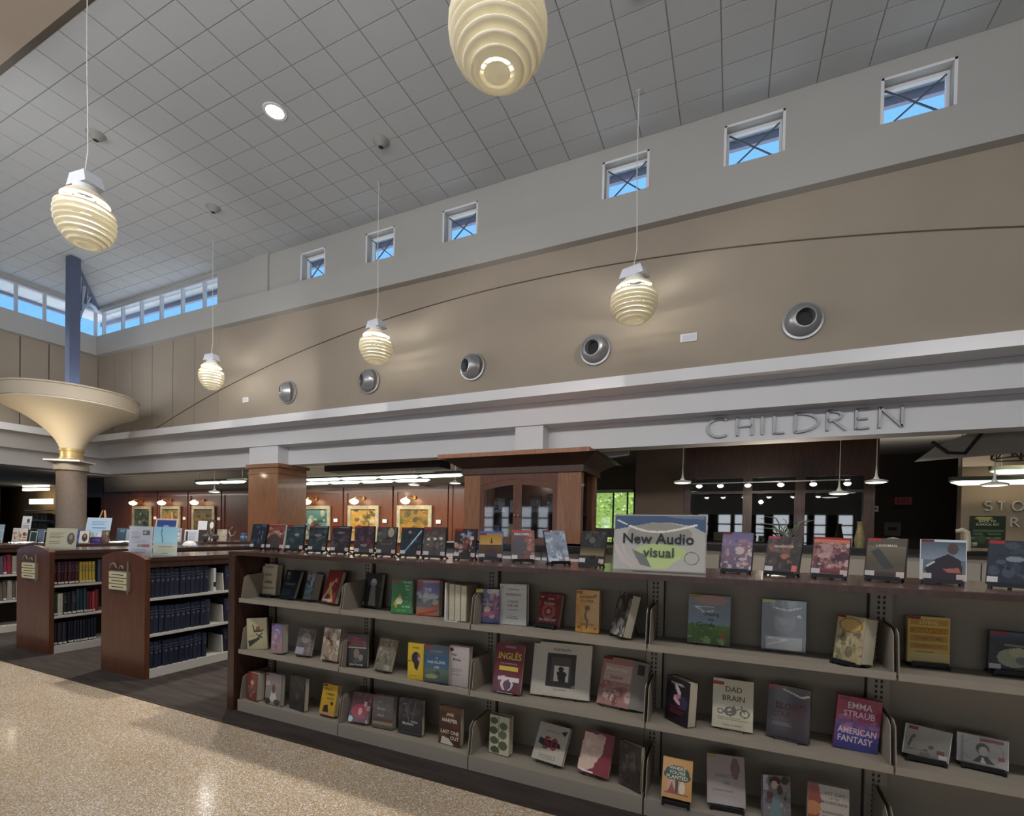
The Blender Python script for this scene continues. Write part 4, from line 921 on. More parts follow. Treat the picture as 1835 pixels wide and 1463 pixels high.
LI = [('collage_flyer', 'white flyer with colour photo collage in a dark stand on the half hidden bookcase', 'flyer', -9.25, 3.34, 0.2, 0.22, '#dfd9cf', [('b', 14, ['#b5653c', '#6b7a4a', '#8c3a30', '#caa85a', '#4a5a6a'], .1, .2, .9, .9)], 8),
      ('white_card', 'small white notice clipped above the collage flyer', 'notice', -9.38, 3.44, 0.13, 0.4, '#dcdcdc', [('r', .5, .1, .8, .25, '#555555'), ('x', .15, .25, .85, .45, 3, '#a0a0a0'), ('r', 0, .52, 1, 1, '#3c3634')], 6),
      ('grey_album', 'pale grey blue album standing at the frame edge', 'book', -9.25, 3.08, 0.22, 0.27, '#98a9b8', [('b', 10, ['#b9c6d0', '#7c8b9a'], 0, 0, 1, 1)], 10),
      ('dark_frame', 'dark green card in a pale frame beside the collage flyer', 'frame', -9.1, 3.43, 0.12, 0.18, '#2f4440', [('r', 0, 0, .12, 1, '#b9b8b0'), ('r', .88, 0, 1, 1, '#b9b8b0'), ('r', 0, 0, 1, .08, '#b9b8b0')], -8),
      ('blue_book', 'slate blue book standing behind the certificate', 'book', -9.28, 3.58, 0.12, 0.21, '#6a7c94', [('b', 8, ['#8fa0b4', '#4a5c78'], 0, 0, 1, 1)], 12),
      ('black_frame', 'black card in a pale frame beside the certificate', 'frame', -9.05, 3.56, 0.1, 0.19, '#2a3432', [('r', 0, 0, .12, 1, '#c2c0b6'), ('r', 0, 0, 1, .08, '#c2c0b6')], 0),
      ('indigo_book', 'indigo book standing between the certificate and the photo card', 'book', -9.12, 3.92, 0.18, 0.2, '#4a5590', [('b', 8, ['#6a78b4', '#2c3560'], 0, 0, 1, 1)], 8),
      ('photo_card', 'white card with a dark portrait photo near the stone column', 'photo', -8.95, 3.96, 0.145, 0.19, '#ddd8d2', [('e', .55, .55, .28, .34, '#4c3a34'), ('e', .55, .42, .13, .14, '#b18f78')], 4),
      ('purple_box', 'purple box front between photo card and light blue poster', 'box', -8.93, 4.1, 0.16, 0.09, '#4a3a80', [('r', .1, .3, .9, .7, '#6a5aa8')], 0),
      ('brown_book', 'brown picture book propped before the light blue poster', 'book', -8.87, 4.19, 0.12, 0.2, '#7a6258', [('b', 12, ['#a58a78', '#4c3c36', '#b9a494'], .1, .1, .9, .9)], 0),
      ('steel_blue_book', 'steel blue book leaning beside the text flyer', 'book', -9.15, 4.56, 0.17, 0.24, '#4c6478', [('r', .3, .1, .7, .3, '#6f879a')], 14),
      ('pale_folder', 'pale grey folder half behind the text flyer', 'folder', -9, 4.6, 0.14, 0.22, '#a9b2b8', [('x', .2, .2, .8, .8, 5, '#8d979d')], 0),
      ('white_framed_page', 'white page with a black bar in a pale frame beside the blue holder', 'frame', -9.1, 5.65, 0.25, 0.22, '#cdd2d8', [('r', 0, 0, 1, .08, '#ecebea'), ('r', .12, .15, .24, .95, '#3b3d42'), ('x', .35, .2, .85, .9, 7, '#aeb3ba')], 10),
      ('photo_board', 'photo board with a white oval half behind the blue holder', 'board', -9.1, 5.4, 0.15, 0.25, '#a9b4bc', [('e', .5, .6, .3, .25, '#e2e2e0'), ('b', 5, ['#5a6a70'], .2, .2, .8, .8)], 12),
      ('grey_card', 'small grey white card held high behind the framed page', 'card', -9.35, 6, 0.17, 0.4, '#dedede', [('r', 0, .45, 1, 1, '#3a3230')], 8),
      ('white_flower_print', 'white flower print over dark glass beside the grey card', 'print', -8.98, 5.93, 0.13, 0.42, '#50443a', [('e', .5, .25, .3, .16, '#e6e2d4'), ('b', 8, ['#2a2a2c', '#c9c4ba'], 0, .4, 1, 1)], -4),
      ('cream_book', 'cream patterned book propped near the end of the far bookcase', 'book', -8.9, 6.1, 0.18, 0.24, '#b9aa90', [('b', 16, ['#d8ceba', '#8d7c68', '#6f89a4'], 0, 0, 1, 1)], 14)]
for nm, lb, cat, x, y, w_, h_, c, ops, yw in LI:
    sign_panel(nm, lb, cat, x, y, ZB, w_, h_, c, ops, 26+yw*.6, 9, 'dark', seed=len(lb))
def paper(x, y, w_, d_, lb, yaw_=0):
    m = MB(); n = 6
    vv = [(w_*(i/n-.5), d_*(j/n-.5), random.uniform(0, .03)+.004) for j in range(n+1) for i in range(n+1)]
    m.add(vv, [(j*(n+1)+i, j*(n+1)+i+1, (j+1)*(n+1)+i+1, (j+1)*(n+1)+i) for j in range(n) for i in range(n)])
    o = obj('paper_sheets', m, PAPER); o.location = (x, y, ZB); o.rotation_euler = (0, 0, R(yaw_)); tag(o, lb, 'paper', 'loose papers on the low bookcase')
paper(-8.93, 3.3, .2, .3, 'crumpled white papers in front of the collage flyer'); paper(-8.86, 4.42, .16, .4, 'white papers lying below the light blue poster'); paper(-8.86, 5.05, .18, .4, 'white papers lying beside the text flyer')
t = thing('glass_tray', 'clear glass tray beside the pale blue holder', 'tray', (-7.05, 4.36, ZB), (0, 0, R(25)))
obj('body', MB().prism([(-.16, 0), (.16, 0), (.2, .07), (.19, .07), (.15, .012), (-.15, .012), (-.19, .07), (-.2, .07)], -.1, .1), glass('tray_glass', (.86, .88, .9), .25, .15), t, world=False)
obj('crumpled_paper', MB().lathe([(.0, .085), (.05, .075), (.08, .05), (.09, .02)], n=9), PAPER, t, world=False)
t = thing('blue_jar', 'blue lidded jar at the end of the far bookcase', 'jar', (-8.9, 6.56, ZB))
obj('body', MB().lathe([(.0, 0), (.055, 0), (.066, .04), (.06, .1), (.04, .12)], n=16), mat('jar_blue', '#4a6484', .3), t, world=False, smooth=True); obj('lid', MB().lathe([(.04, .12), (.05, .125), (.05, .16), (.0, .17)], n=16), MATS['jar_blue'], t, world=False, smooth=True)
t = thing('wire_figure', 'little twisted wire figure beside the blue jar', 'ornament', (-8.98, 6.34, ZB))
obj('wire', MB().tube([(-.04, 0, 0), (0, 0, .1), (-.05, 0, .2), (.02, .02, .28)], .012, 5).tube([(0, 0, .1), (.1, 0, .13), (.14, 0, .2)], .009, 5), mat('wire_pale', '#a89c88', .5), t, world=False)
obj('foot', MB().lathe([(.0, 0), (.06, 0), (.05, .012), (.0, .014)], n=12), SLOT, t, world=False)
for k, (x, y) in enumerate(((-8.84, 5.94), (-8.86, 5.76))):
    t = thing('glass_ornament', 'dark faceted glass ornament with white highlights, %s' % ('nearer the cream book' if k == 0 else 'nearer the framed page'), 'ornament', (x, y, ZB))
    obj('foot', MB().lathe([(.0, 0), (.035, 0), (.035, .01), (.01, .02)], n=10), BLACK, t, world=False); obj('body', MB().lathe([(.01, .02), (.05, .06), (.055, .11), (.025, .14), (.0, .145)], n=7), mat('ornament_glass', '#4c4a4a', .15), t, world=False)
POSE={
1:(-3.737,2.878,1.305,1.6,10.6,0.5,0.175,0.208), 2:(-3.550,2.898,1.305,1.6,10.4,0.0,0.198,0.207), 3:(-3.324,2.905,1.305,3.9,7.2,0.4,0.185,0.205),
4:(-3.064,2.899,1.305,3.5,8.2,0.1,0.181,0.202), 5:(-2.833,2.910,1.305,4.0,8.8,-0.1,0.174,0.204), 6:(-2.562,2.883,1.305,4.1,4.8,0.3,0.174,0.206),
7:(-2.357,2.891,1.305,4.8,6.2,0.2,0.165,0.203), 8:(-2.146,2.908,1.305,4.8,8.2,-0.2,0.175,0.203), 9:(-1.940,2.909,1.305,1.8,3.6,-0.1,0.179,0.208),
10:(-1.704,2.933,1.305,6.7,8.8,0.1,0.161,0.203), 11:(-1.526,2.987,1.305,17.1,11.2,0.7,0.163,0.190), 12:(-1.263,2.956,1.305,29.0,20.9,-0.2,0.155,0.213),
13:(-1.002,2.934,1.305,40.4,28.0,-0.0,0.146,0.228), 14:(-0.784,2.889,1.305,-1.3,16.8,-1.1,0.155,0.210), 15:(0.020,2.977,1.305,-9.1,15.2,-0.3,0.159,0.218),
16:(0.238,2.930,1.305,-21.8,18.6,-0.4,0.165,0.204), 17:(0.451,2.909,1.305,-16.1,16.1,-1.6,0.157,0.201), 18:(0.687,2.939,1.305,-22.8,17.4,-0.3,0.158,0.204),
19:(0.914,2.935,1.305,-12.5,13.2,-0.6,0.162,0.199), 20:(1.122,2.865,1.305,-23.5,16.9,-1.0,0.143,0.204), 99:(-0.372,2.770,1.285,3.8,9.3,0.4,0.498,0.322),
21:(-3.527,2.821,0.915,2.6,6.6,0.1,0.171,0.262), 22:(-3.272,2.790,0.905,-4.6,18.9,0.0,0.180,0.233), 23:(-3.053,2.800,0.905,-9.8,12.8,-0.3,0.102,0.215),
24:(-2.796,2.761,0.910,-13.7,16.4,-0.5,0.181,0.252), 25:(-2.434,2.819,0.900,-3.3,9.5,0.1,0.159,0.254), 26:(-2.084,2.734,0.900,7.3,5.3,0.9,0.162,0.234),
27:(-1.886,2.764,0.900,4.4,4.0,1.2,0.178,0.245), 29:(-1.412,2.737,0.900,11.2,5.8,1.2,0.157,0.218), 30:(-1.252,2.781,0.900,0.0,2.0,1.2,0.187,0.257),
31:(-1.034,2.805,0.910,-7.1,16.8,0.3,0.155,0.209), 32:(-0.770,2.784,0.900,0.4,4.6,0.9,0.142,0.250), 33:(-0.585,2.73,0.905,-46,14,-0.9,0.135,0.245),
34:(-0.104,2.801,0.900,3.5,14.0,-0.8,0.213,0.265), 35:(0.252,2.841,0.900,2.1,5.2,-0.5,0.201,0.263), 36:(0.5,2.7,0.92,-44,8,-0.2,0.128,0.214),
37:(0.847,2.856,0.920,5.3,2.0,-0.2,0.162,0.216), 38:(1.144,2.859,0.920,-0.6,2.0,-1.5,0.164,0.174), 39:(-3.496,2.713,0.487,28.0,2.0,3.2,0.160,0.253),
40:(-3.227,2.671,0.497,2.4,2.0,0.5,0.116,0.226), 41:(-2.992,2.704,0.497,2.9,15.9,0.2,0.152,0.205), 42:(-2.709,2.695,0.497,1.6,10.4,0.1,0.159,0.237),
43:(-2.441,2.692,0.487,11.4,4.0,1.0,0.173,0.241), 44:(-2.201,2.676,0.497,-5.0,17.7,-0.1,0.149,0.218), 45:(-1.907,2.667,0.487,0.5,2.0,1.0,0.127,0.240),
46:(-1.729,2.644,0.487,7.3,3.2,1.1,0.176,0.249), 47:(-1.580,2.677,0.487,-4.3,2.2,0.2,0.151,0.256), 48:(-1.245,2.679,0.492,0.4,14.1,-0.0,0.190,0.297),
49:(-0.926,2.756,0.492,4.6,17.0,0.5,0.364,0.319), 50:(-0.604,2.755,0.492,-9.2,23.6,0.6,0.194,0.275), 51:(-0.251,2.7,0.487,-40,3.4,-0.1,0.165,0.235),
52:(0.023,2.730,0.487,-0.8,13.5,-0.1,0.193,0.248), 53:(0.269,2.722,0.487,-13.7,9.8,0.0,0.185,0.258), 54:(0.553,2.753,0.487,0.2,2.0,-4.1,0.177,0.251),
55:(0.820,2.766,0.507,-5.4,2.0,-5.0,0.159,0.136), 56:(1.026,2.789,0.507,-10.0,8.8,-0.9,0.161,0.124), 57:(-3.481,2.652,0.090,-6.4,2.7,0.1,0.127,0.217),
58:(-3.247,2.658,0.090,-0.5,3.3,0.4,0.178,0.240), 59:(-3.001,2.668,0.090,-7.5,3.0,0.1,0.184,0.249), 60:(-2.693,2.665,0.100,-2.7,11.3,0.0,0.152,0.220),
61:(-2.401,2.671,0.095,5.1,19.1,0.1,0.166,0.206), 62:(-2.198,2.689,0.090,4.4,5.5,0.7,0.173,0.223), 63:(-1.966,2.695,0.090,1.3,3.7,0.8,0.191,0.238),
64:(-1.646,2.685,0.090,-4.3,2.8,0.4,0.171,0.241), 65:(-1.300,2.714,0.090,-5.4,3.8,1.1,0.144,0.235), 66:(-0.983,2.713,0.100,-9.0,31.5,0.4,0.208,0.217),
67:(-0.698,2.698,0.100,-8.6,24.4,-0.3,0.189,0.231), 68:(-0.486,2.683,0.090,-25.5,2.8,0.1,0.140,0.241), 69:(-0.233,2.633,0.120,1.9,16.1,-1.1,0.149,0.197),
70:(0.007,2.706,0.110,6.6,19.4,0.6,0.182,0.239), 71:(0.238,2.735,0.090,16.7,6.4,-0.2,0.130,0.201), 72:(0.444,2.681,0.090,2.7,6.8,-1.0,0.166,0.224)}
# ------------------------------------------------------------------ books and cases on display
# id: (kind, thickness, base colour, paint ops, texts, stand, label)
RT = ('r', 0, 0, .36, .07, '#a3222c'); RT2 = ('r', 0, 0, .3, .06, '#7e2028'); YT = ('r', 0, 0, .3, .06, '#b8a63a')
LB = ('r', .0, .84, .24, .97, '#c9c6c4'); RB = ('r', .80, .84, 1, .98, '#c9b4ae')
D1 = ['#2a3038', '#4a4f58', '#1b1d22', '#6a6f78']
def dvd(c, pal, extra=(), n=18): return (c, [('b', n, pal, .05, .08, .95, .85), *extra, LB, RB])
K = {}
def add(i, kind, th, base, ops, texts, stand, lb): K[i] = (kind, th, base, ops, texts, stand, lb)
add(1, 'dvd', .016, '#252a36', [('b', 14, ['#3a4250', '#1a1e28', '#515c70'], 0, 0, 1, .8), ('l', .75, .3, .72, .6, .02, '#7c8798'), LB, RB], [], 'e', 'dark blue black disc case first from the dark end panel')
add(2, 'dvdw', .016, '#5a3a34', [('g', 0, .45, '#8a3a34', '#7a5a4c'), ('b', 14, ['#a8685a', '#c9a08a', '#4a3430'], .05, .1, .95, .6), ('e', .4, .7, .4, .3, '#4a3f3c'), ('r', .1, 0, .4, .05, '#a3222c'), LB, RB], [('ISE', .5, .3, .1, '#d8b8a8')], 'e', 'red brown disc case in a white cover near the end panel')
add(3, 'dvd', .016, '#2c3a3e', [('r', 0, .02, 1, .06, '#8a9094'), ('r', 0, .02, .35, .08, '#a3222c'), ('b', 16, ['#3a4a4e', '#22292c', '#4c5f62'], 0, .1, 1, .8), ('e', .6, .4, .14, .06, '#8f8a88'), LB, RB], [], 'e', 'teal grey disc case with a pale grey top strip, third in the row')
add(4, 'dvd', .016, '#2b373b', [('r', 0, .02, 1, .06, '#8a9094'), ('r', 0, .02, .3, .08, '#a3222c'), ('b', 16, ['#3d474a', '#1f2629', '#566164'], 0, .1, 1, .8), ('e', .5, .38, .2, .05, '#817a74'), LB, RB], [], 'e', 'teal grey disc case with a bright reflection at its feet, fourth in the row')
add(5, 'dvd', .016, '#33292e', [('r', .35, .03, .95, .07, '#7d8286'), ('r', 0, .02, .3, .08, '#a3222c'), ('e', .5, .26, .22, .04, '#6c7276'), ('b', 20, ['#4a3a3e', '#241c20', '#5c4e50', '#3c3e46'], 0, .3, 1, .85), LB, RB], [], 'e', 'plum black disc case before the first gilt picture frame')
add(6, 'dvd', .016, '#3a2832', [('b', 24, ['#4c3440', '#2a1c24', '#5c4450', '#6a3440'], 0, 0, 1, .75), RT, LB, RB], [('TRUST', .5, .72, .07, '#c9bcb4', .6)], 'e', 'purple maroon disc case with pale title near its foot')
add(7, 'dvd', .016, '#3f3c3c', [('b', 20, ['#5a5650', '#2c2628', '#7a7464', '#33444a'], 0, 0, 1, .6), ('e', .72, .2, .16, .18, '#a89a84'), ('r', .2, .6, .8, .66, '#6c4a4c'), RT2, LB, RB], [], 'e', 'grey disc case with a pale figure at one side of its cover')
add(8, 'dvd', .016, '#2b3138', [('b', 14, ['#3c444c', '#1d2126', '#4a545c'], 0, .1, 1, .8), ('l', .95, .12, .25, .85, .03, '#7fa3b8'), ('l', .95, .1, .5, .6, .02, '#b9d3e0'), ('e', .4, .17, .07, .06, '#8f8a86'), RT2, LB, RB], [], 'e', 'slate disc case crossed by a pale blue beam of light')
add(9, 'dvd', .016, '#4a3f3a', [('b', 22, ['#6a5a50', '#3a302e', '#8a7a68', '#5c3838'], 0, .08, 1, .8), ('e', .22, .42, .08, .05, '#cfc8bc'), ('e', .52, .4, .08, .05, '#d0c8bc'), ('e', .8, .38, .08, .05, '#c9c0b4'), RT, LB, RB], [], 'e', 'brown disc case with three pale figures across the middle')
add(10, 'dvd', .016, '#3a2e2e', [('b', 20, ['#b9aaa0', '#4a3a38', '#8c4a44', '#2a2224', '#d8cfc8'], .05, .3, .95, .85), ('b', 6, ['#8a95b0', '#b0b8cc'], .2, .14, .8, .28), RT, LB, RB], [], 'e', 'red topped disc case crowded with white faces')
add(11, 'dvdb', .014, '#b28a48', [('g', .08, .5, '#a8823e', '#c9a25a'), ('g', .5, 1, '#6a5238', '#4a3a34'), ('p', [(.48, .45), (.53, .2), (.58, .45)], '#3a3226'), ('e', .5, .8, .22, .16, '#4a4244'), ('r', 0, .0, 1, .07, '#4a6fb8'), ('r', 0, .07, .3, .14, '#8a2a28'), LB, RB], [('HAMILTON', .5, .56, .05, '#3a2c22', .7)], 'e', 'blue edged disc case with golden cover and a dark tower figure')
add(12, 'dvd', .014, '#6a3f3a', [('e', .35, .55, .38, .35, '#4a4248'), ('b', 14, ['#a8685a', '#8c4a40', '#c9a08c', '#5c4a4e'], .55, .1, 1, .9), ('r', 0, 0, 1, .06, '#b02c34'), LB, RB], [('REACHER', .45, .14, .08, '#e0d8d0', .7)], 'e', 'red disc case lettered REACHER turned to the side')
add(13, 'dvd', .014, '#7d8798', [('b', 30, ['#9aa4b4', '#5c6674', '#b9c0cc', '#6a7280'], 0, 0, 1, 1), RT2, ('r', .05, .9, .5, .98, '#b9c0cc'), RB], [], 'e', 'pale blue grey disc case turned askew')
add(14, 'dvd', .016, '#2c2c2c', [('b', 12, ['#3a3a3c', '#1f1f22', '#555550'], 0, 0, 1, .5), ('e', .45, .28, .12, .1, '#5c5c58'), ('g', .5, .75, '#3a362c', '#8a7a58'), ('g', .75, 1, '#3a3630', '#2a2826'), ('p', [(.4, .85), (.48, .72), (.52, .78), (.6, .7), (.66, .85)], '#1a1a1c'), LB, RB], [], 'e', 'black disc case with a yellow horizon next to the acrylic sign')
add(15, 'dvdk', .03, '#7d6f84', [('g', 0, .35, '#6a648a', '#8a7c98'), ('b', 26, ['#c9a898', '#a58a9c', '#8c6a6a', '#d8c4c0', '#6a5a70'], 0, .2, 1, .95), RT2], [], 'e', 'lilac and pink disc case with thick black spine beside the acrylic sign')
add(16, 'dvd', .016, '#38302e', [('b', 24, ['#4c4240', '#282222', '#6a4a40', '#5c5450', '#8c5a4c'], 0, .05, 1, .85), ('e', .55, .55, .12, .07, '#a0624c'), RT, LB, ('r', .80, .78, .95, .95, '#c96a62')], [('GLADIATOR', .5, .28, .06, '#d0c8c0', .7)], 'e', 'dark brown disc case before the spider plant')
add(17, 'dvd', .016, '#8a5f5c', [('b', 40, ['#6a4a50', '#b08a88', '#4a3840', '#c9aaa4', '#7a3c40'], 0, .12, 1, .85), ('r', 0, 0, 1, .06, '#a3222c'), ('r', 0, .06, 1, .15, '#c97a62'), ('g', .82, .95, '#8a4a50', '#5c3438'), LB, RB], [], 'e', 'salmon topped disc case with crowded pinkish cover')
add(18, 'dvd', .016, '#544c40', [('g', .2, .6, '#6a6252', '#5a4f40'), ('p', [(.1, .35), (.3, .25), (.75, .75), (.5, .8)], '#3c3c3c'), ('g', .85, 1, '#4a3a34', '#3a2c2a'), RT, LB, RB], [('LANDMAN', .5, .19, .06, '#d8cbb4', .7)], 'e', 'olive brown disc case lettered LANDMAN')
add(19, 'dvdw', .016, '#6f757f', [('r', 0, 0, 1, .05, '#cfd4da'), ('r', 0, 0, .05, 1, '#cfd4da'), ('g', .05, .5, '#55606c', '#8d99a6'), ('p', [(.08, .75), (.3, .5), (.62, .35), (.9, .5), (.95, .98), (.25, .98)], '#3a343c'), ('e', .72, .22, .12, .14, '#5c4c4c'), ('l', .15, .66, .3, .55, .025, '#c9d0d8'), ('p', [(.5, .72), (.85, .68), (.9, .8), (.6, .8)], '#a86a5c'), RT2, LB, RB], [], 'e', 'white edged disc case with a crouching dark hero figure')
add(20, 'dvd', .016, '#2a303c', [('b', 20, ['#3a4250', '#1f242e', '#4a5262'], 0, .08, 1, .9), ('e', .6, .42, .2, .07, '#7d858c'), RT, LB], [], 'e', 'dark blue grey disc case cut by the frame edge')
add(21, 'book', .05, '#cfc0a4', [('r', 0, 0, .16, .08, '#2a2420'), ('g', .1, .5, '#d8cbb2', '#cdbb9c'), ('x', .12, .72, .9, .82, 2, '#8d7c62')], [('DIXON', .5, .1, .07, '#7a6a52', .75), ('bitch', .45, .33, .1, '#5c4c3c', .6), ('video', .5, .56, .11, '#3a2c24', .7)], 'e', 'cream novel with video in brown letters, by the dark end panel')
add(22, 'book', .03, '#1d242e', [('e', .25, .2, .15, .2, '#5c4c48'), ('e', .2, .12, .07, .06, '#a8988c'), ('b', 6, ['#2c3440', '#12161c'], .3, 0, 1, .4), ('x', .1, .7, .85, .9, 3, '#33475c')], [('FORSAKEN', .5, .5, .08, '#7d8a98', .75)], 'n', 'dark navy book leaning back beside the cream video novel')
add(23, 'book', .07, '#7d8794', [('g', 0, .4, '#8f8f98', '#a9aeb8'), ('b', 16, ['#3a3f48', '#c9cdd4', '#5c7088'], 0, .2, 1, .9), ('e', .4, .05, .2, .05, '#8d5a4a')], [], 'n', 'thick blue grey book with broad beige page edge showing')
add(24, 'book', .035, '#8c2c2c', [('g', 0, .35, '#7a2228', '#a03a30'), ('b', 10, ['#c9683a', '#a83a30', '#d8a04a'], .1, .45, 1, .95), ('l', .1, .9, .55, .38, .06, '#d8a898'), ('l', .35, .45, .75, .9, .07, '#e0b060'), ('e', .7, .3, .1, .07, '#d89a80'), ('r', .05, .9, .7, .97, '#d8c4b8')], [], 'n', 'red and orange book leaning by the first shelf bracket')
add(25, 'book', .04, '#2f2b29', [('b', 10, ['#4c4844', '#211e1d'], 0, 0, 1, 1), ('e', .55, .27, .2, .12, '#a39a94'), ('e', .55, .22, .12, .06, '#cfc6c0'), ('p', [(.4, .4), (.68, .4), (.8, .95), (.35, .95)], '#8d8580'), ('r', .02, .85, .08, .96, '#c9c4be')], [], 'n', 'black book with a grey photographed figure in a frilled cap')
add(26, 'book', .03, '#2c7a34', [('r', 0, 0, .36, .08, '#a3322c'), ('p', [(.1, .7), (.4, .4), (.5, .5), (.35, .72), (.2, .8)], '#c9a834'), ('e', .38, .62, .16, .1, '#e0d8b0'), ('l', .15, .7, .25, .82, .03, '#c9a834')], [('Are we', .72, .06, .06, '#e4ecdc', .5), ('there', .75, .17, .055, '#e4ecdc'), ('Yet', .75, .27, .06, '#e4ecdc'), ('with', .72, .5, .05, '#8fc08a'), ('the', .72, .62, .05, '#8fc08a'), ('Cat Wolf', .7, .78, .06, '#e4ecdc', .4), ('KATE WEST', .5, .9, .045, '#a8d0a0', .6)], 'n', 'green picture cover with a yellow animal, paperback')
add(27, 'book', .05, '#6a5f86', [('g', 0, .1, '#a8485a', '#8d3a50'), ('g', .1, .4, '#5a5790', '#746a9c'), ('r', 0, .05, .25, .3, '#8c2430'), ('g', .4, .75, '#a8a29c', '#77706c'), ('b', 12, ['#c9c4bc', '#5c5654', '#8d867e'], 0, .4, 1, .7), ('g', .75, 1, '#8d8a7e', '#b0603a'), ('l', .1, .95, .95, .72, .05, '#c9653a'), ('l', .1, .98, .9, .85, .03, '#a03a2a')], [('ADAM BURNETT', .62, .06, .055, '#e8dce0', .7), ('THE', .5, .28, .09, '#f0ecf0', .42), ('BURNING', .5, .48, .1, '#e8e6e0', .92)], 'n', 'violet novel lettered THE BURNING above a fiery landscape')
add(29, 'book', .03, '#3a3a7a', [('g', 0, 1, '#34346e', '#2a2a5c'), ('r', 0, 0, .3, .1, '#c9bf3a'), ('b', 12, ['#c96a4a', '#a84a6a', '#e0a080', '#6a3a7a'], .4, .1, 1, .8), ('l', .1, .8, .95, .65, .06, '#8c3a6a'), ('b', 4, ['#d8d0e0', '#e0c0b8'], .4, 0, 1, .1)], [('KRISTIN', .5, .31, .075, '#d8b8d0', .75), ('HANNAH', .48, .44, .075, '#d8b8d0', .7), ('the women', .5, .72, .05, '#c96a8a', .5)], 'n', 'blue violet paperback with sunset clouds and a yellow sticker')
add(30, 'book', .04, '#d3cfc6', [('r', 0, .06, .15, .1, '#c9b53a'), ('x', .25, .78, .75, .86, 2, '#a39c92')], [('JORDAN B.', .52, .14, .055, '#8d7a52', .8), ('PETERSON', .52, .26, .06, '#7d6c4a', .82), ('12 RULES', .5, .43, .055, '#5c5448', .55), ('FOR LIFE', .5, .53, .055, '#5c5448', .55), ('AN ANTIDOTE', .5, .63, .03, '#6a6254', .55)], 'n', 'plain off-white book with tan capitals, FOR LIFE')
add(31, 'book', .045, '#7a2a28', [('b', 16, ['#8c342e', '#5c1f20', '#a8483c'], 0, 0, 1, 1), ('r', .05, .1, .2, .15, '#c9a08a'), ('o', .5, .55, .25, .18, .25, '#b05a4a'), ('e', .5, .55, .1, .08, '#c9867a')], [('JOHN', .55, .18, .07, '#d8cfc8', .5), ('Grisham', .5, .31, .08, '#d8a898', .7), ('the WIDOW', .5, .8, .09, '#e8e0d8', .75)], 'e', 'dark red thriller lettered the WIDOW on a small stand')
add(32, 'book', .035, '#d39a3c', [('b', 10, ['#dca648', '#c98c34'], 0, 0, 1, 1), ('r', 0, .02, .28, .08, '#a3322c'), ('e', .5, .42, .11, .06, '#5c3a20'), ('l', .47, .46, .4, .62, .03, '#5c4420'), ('l', .4, .62, .52, .74, .03, '#5c4420'), ('l', .52, .74, .48, .88, .03, '#5c4420'), ('e', .2, .06, .07, .03, '#8c5a24'), ('e', .82, .12, .07, .03, '#8c5a24'), ('e', .15, .88, .07, .03, '#8c5a24'), ('e', .85, .9, .07, .03, '#8c5a24')], [('ALCHEMISED', .5, .16, .06, '#8c5a24', .7), ('FLOWER', .5, .26, .06, '#8c5a24', .55), ('Sarah Crow', .5, .8, .05, '#8c5a24', .6)], 'n', 'orange book with a dark drooping flower')
add(33, 'book', .06, '#3f3a38', [('b', 16, ['#5c5450', '#2a2625', '#8d8580'], 0, 0, 1, .7), ('b', 12, ['#b9b2ac', '#8d8780', '#d0cac4'], 0, .65, 1, 1)], [], 'n', 'dark photo covered book turned to show its cream page edge')
add(34, 'jacket', .035, '#9aa8b4', [('g', 0, .6, '#a0a4a8', '#9fb0bf'), ('e', .55, .1, .38, .1, '#c9a89a'), ('g', .6, 1, '#7d9a4e', '#4c6634'), ('b', 14, ['#8fae58', '#5c7a3a', '#a8bc78'], 0, .62, 1, .95), ('e', .83, .8, .07, .08, '#a8683c'), YT, ('l', .15, .25, .35, .33, .015, '#f2f0ec'), ('l', .15, .25, .6, .24, .012, '#f2f0ec'), ('l', .35, .36, .6, .32, .015, '#f2f0ec')], [('Chasing', .55, .4, .09, '#2c3a4c', .65), ('the', .55, .5, .06, '#2c3a4c'), ('Clouds', .42, .61, .09, '#2c3a4c', .6), ('Away', .5, .73, .06, '#4c6a44', .4)], 'n', 'sky blue and meadow green book in shiny clear jacket')  # white strokes are jacket glare painted into the print
add(35, 'jacket', .035, '#26221f', [('b', 8, ['#332c28', '#1c1917'], 0, 0, 1, .7), ('r', 0, 0, 1, .12, '#3a4238'), ('b', 6, ['#8d9488', '#5c5448'], .2, .02, .95, .1), ('e', .53, .42, .24, .25, '#6a5548'), ('e', .48, .36, .12, .12, '#8a7262'), ('e', .53, .25, .22, .10, '#3a322e'), ('p', [(.35, .66), (.75, .6), (.9, .75), (.2, .75)], '#3a3634'), ('r', .1, .72, .92, .96, '#b9aca0'), YT, ('l', .25, .15, .6, .19, .012, '#e8e8e4'), ('l', .6, .19, .9, .12, .012, '#e8e8e4'), ('l', .15, .88, .5, .8, .015, '#e8e4e0'), ('e', .85, .3, .05, .025, '#f0f0ee'), ('l', .15, .75, .6, .77, .014, '#ece8e4')], [], 'n', 'black jacketed book with a large portrait face')  # pale strokes and dot paint the glare of the jacket
add(36, 'book', .085, '#b8a480', [('b', 26, ['#6a6a4c', '#8d8a62', '#cdbb92', '#4a4c3c'], 0, .35, 1, .95), ('e', .5, .2, .45, .17, '#c9a868'), ('o', .5, .2, .4, .15, .06, '#8d6f3e'), RT2], [], 'e', 'thick floral book on a black stand with wide cream page edge')
